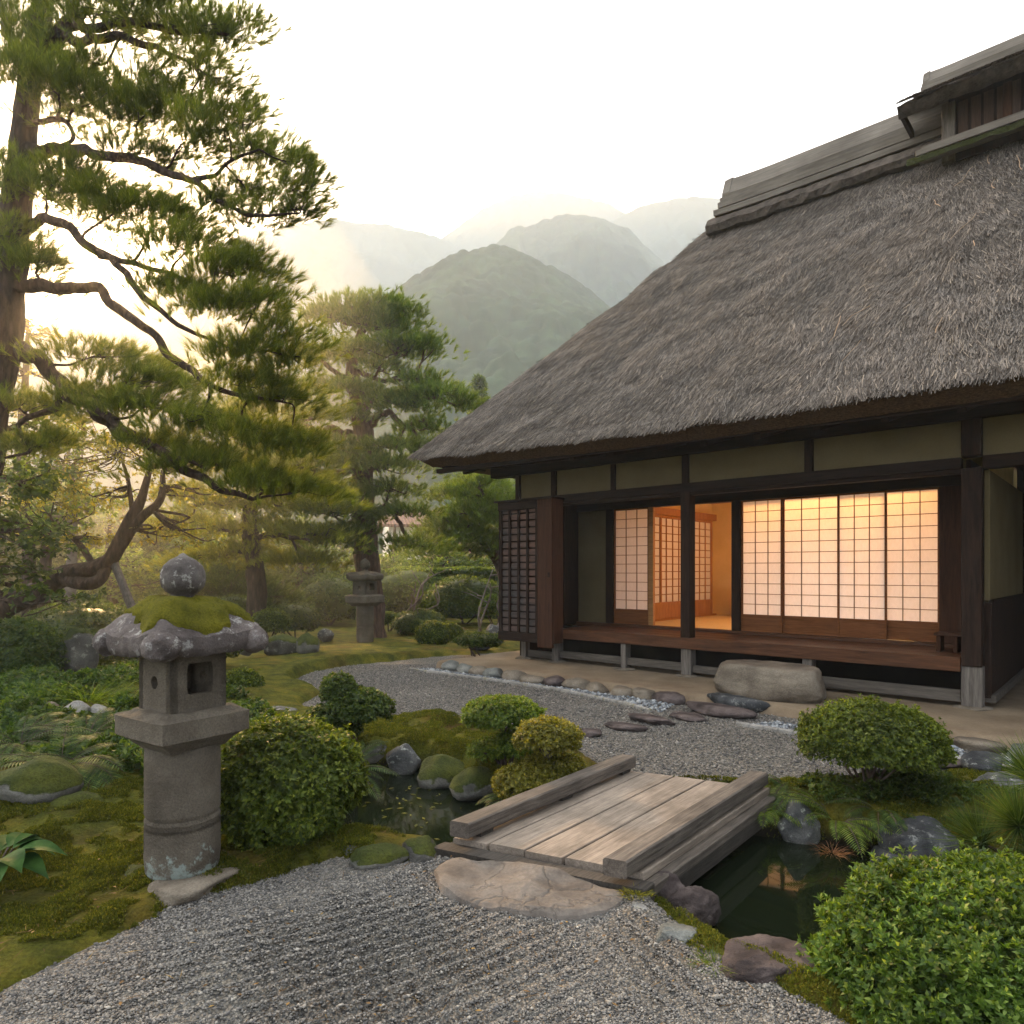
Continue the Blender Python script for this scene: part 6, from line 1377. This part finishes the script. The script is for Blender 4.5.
hill("mountain", [(420, 330), (560, 250), (640, 212), (690, 199), (720, 200), (780, 215), (860, 260), (1000, 340), (1200, 420)], 470, 200, "pale mountain behind the ridge of the thatched roof", 5, 3, trees=7)
hill("mountain", [(300, 420), (400, 275), (450, 234), (480, 213), (510, 200), (540, 194), (570, 197), (600, 205), (640, 220), (700, 260), (800, 330)], 600, 220, "palest high mountain in the mist", 6, 3, trees=8)
hill("mountain", [(-500, 400), (-200, 370), (-40, 350), (60, 335), (110, 312), (180, 272), (240, 240), (290, 228), (330, 223), (370, 226), (400, 231), (450, 245), (520, 280), (600, 340)], 540, 220, "long pale mountain beyond the pines", 7, 3, trees=8)
HAZE_D = .0010
m = MB().box(-950, 950, -40, 960, -8, 345, 0); hz = N("morning_haze")
pv = hz.n("ShaderNodeVolumePrincipled"); pv.inputs["Color"].default_value = (.80, .905, 1.0, 1); pv.inputs["Density"].default_value = HAZE_D; pv.inputs["Anisotropy"].default_value = .2
hz.l(pv.outputs[0], hz.out.inputs["Volume"]); m.build("haze", hz.m, kind="stuff", label="pale morning haze between garden and mountains")

def mistmat(d):
    mi = N("mountain_mist"); pv = mi.n("ShaderNodeVolumePrincipled"); pv.inputs["Color"].default_value = (.99, .99, .99, 1); pv.inputs["Density"].default_value = d; pv.inputs["Anisotropy"].default_value = .2
    mi.l(pv.outputs[0], mi.out.inputs["Volume"]); return mi.m
v, f = ICO[4]
for c, r_, lb in (((22, 130, 25), (72, 48, 88), "thin mist lying before the nearest wooded hill"), ((40, 292, 60), (150, 34, 130), "drifting mist between the nearest hill and the mountain behind it"),
        ((110, 415, 110), (240, 48, 190), "drifting mist in front of the high mountains"), ((-150, 440, 100), (100, 60, 190), "drifting mist before the long mountain beyond the pines")):
    p = v*np.array(r_)+np.array(c); p[:, 2] = np.clip(p[:, 2], -6, 335); link("mist", npmesh("mist", p, f), mistmat(.0006 if r_[0] == 72 else .0020 if r_[0] == 150 else .0010 if r_[0] == 240 else .0007), kind="stuff", label=lb)
gm = N("flare_mist"); pv = gm.n("ShaderNodeVolumePrincipled"); pv.inputs["Color"].default_value = (1.0, .95, .84, 1); pv.inputs["Density"].default_value = .0066; pv.inputs["Anisotropy"].default_value = .8  # added warm volume whose glow stands in for the sun's lens flare
gm.l(pv.outputs[0], gm.out.inputs["Volume"]); p = v*np.array((7.0, 11.2, 6.5))+np.array((-8.3, 13.0, 3.2)); p[:, 2] = np.maximum(p[:, 2], -.7)
link("flare_mist", npmesh("flare_mist", p, f), gm.m, kind="stuff", label="thin warm mist added among the garden pines in place of lens flare")
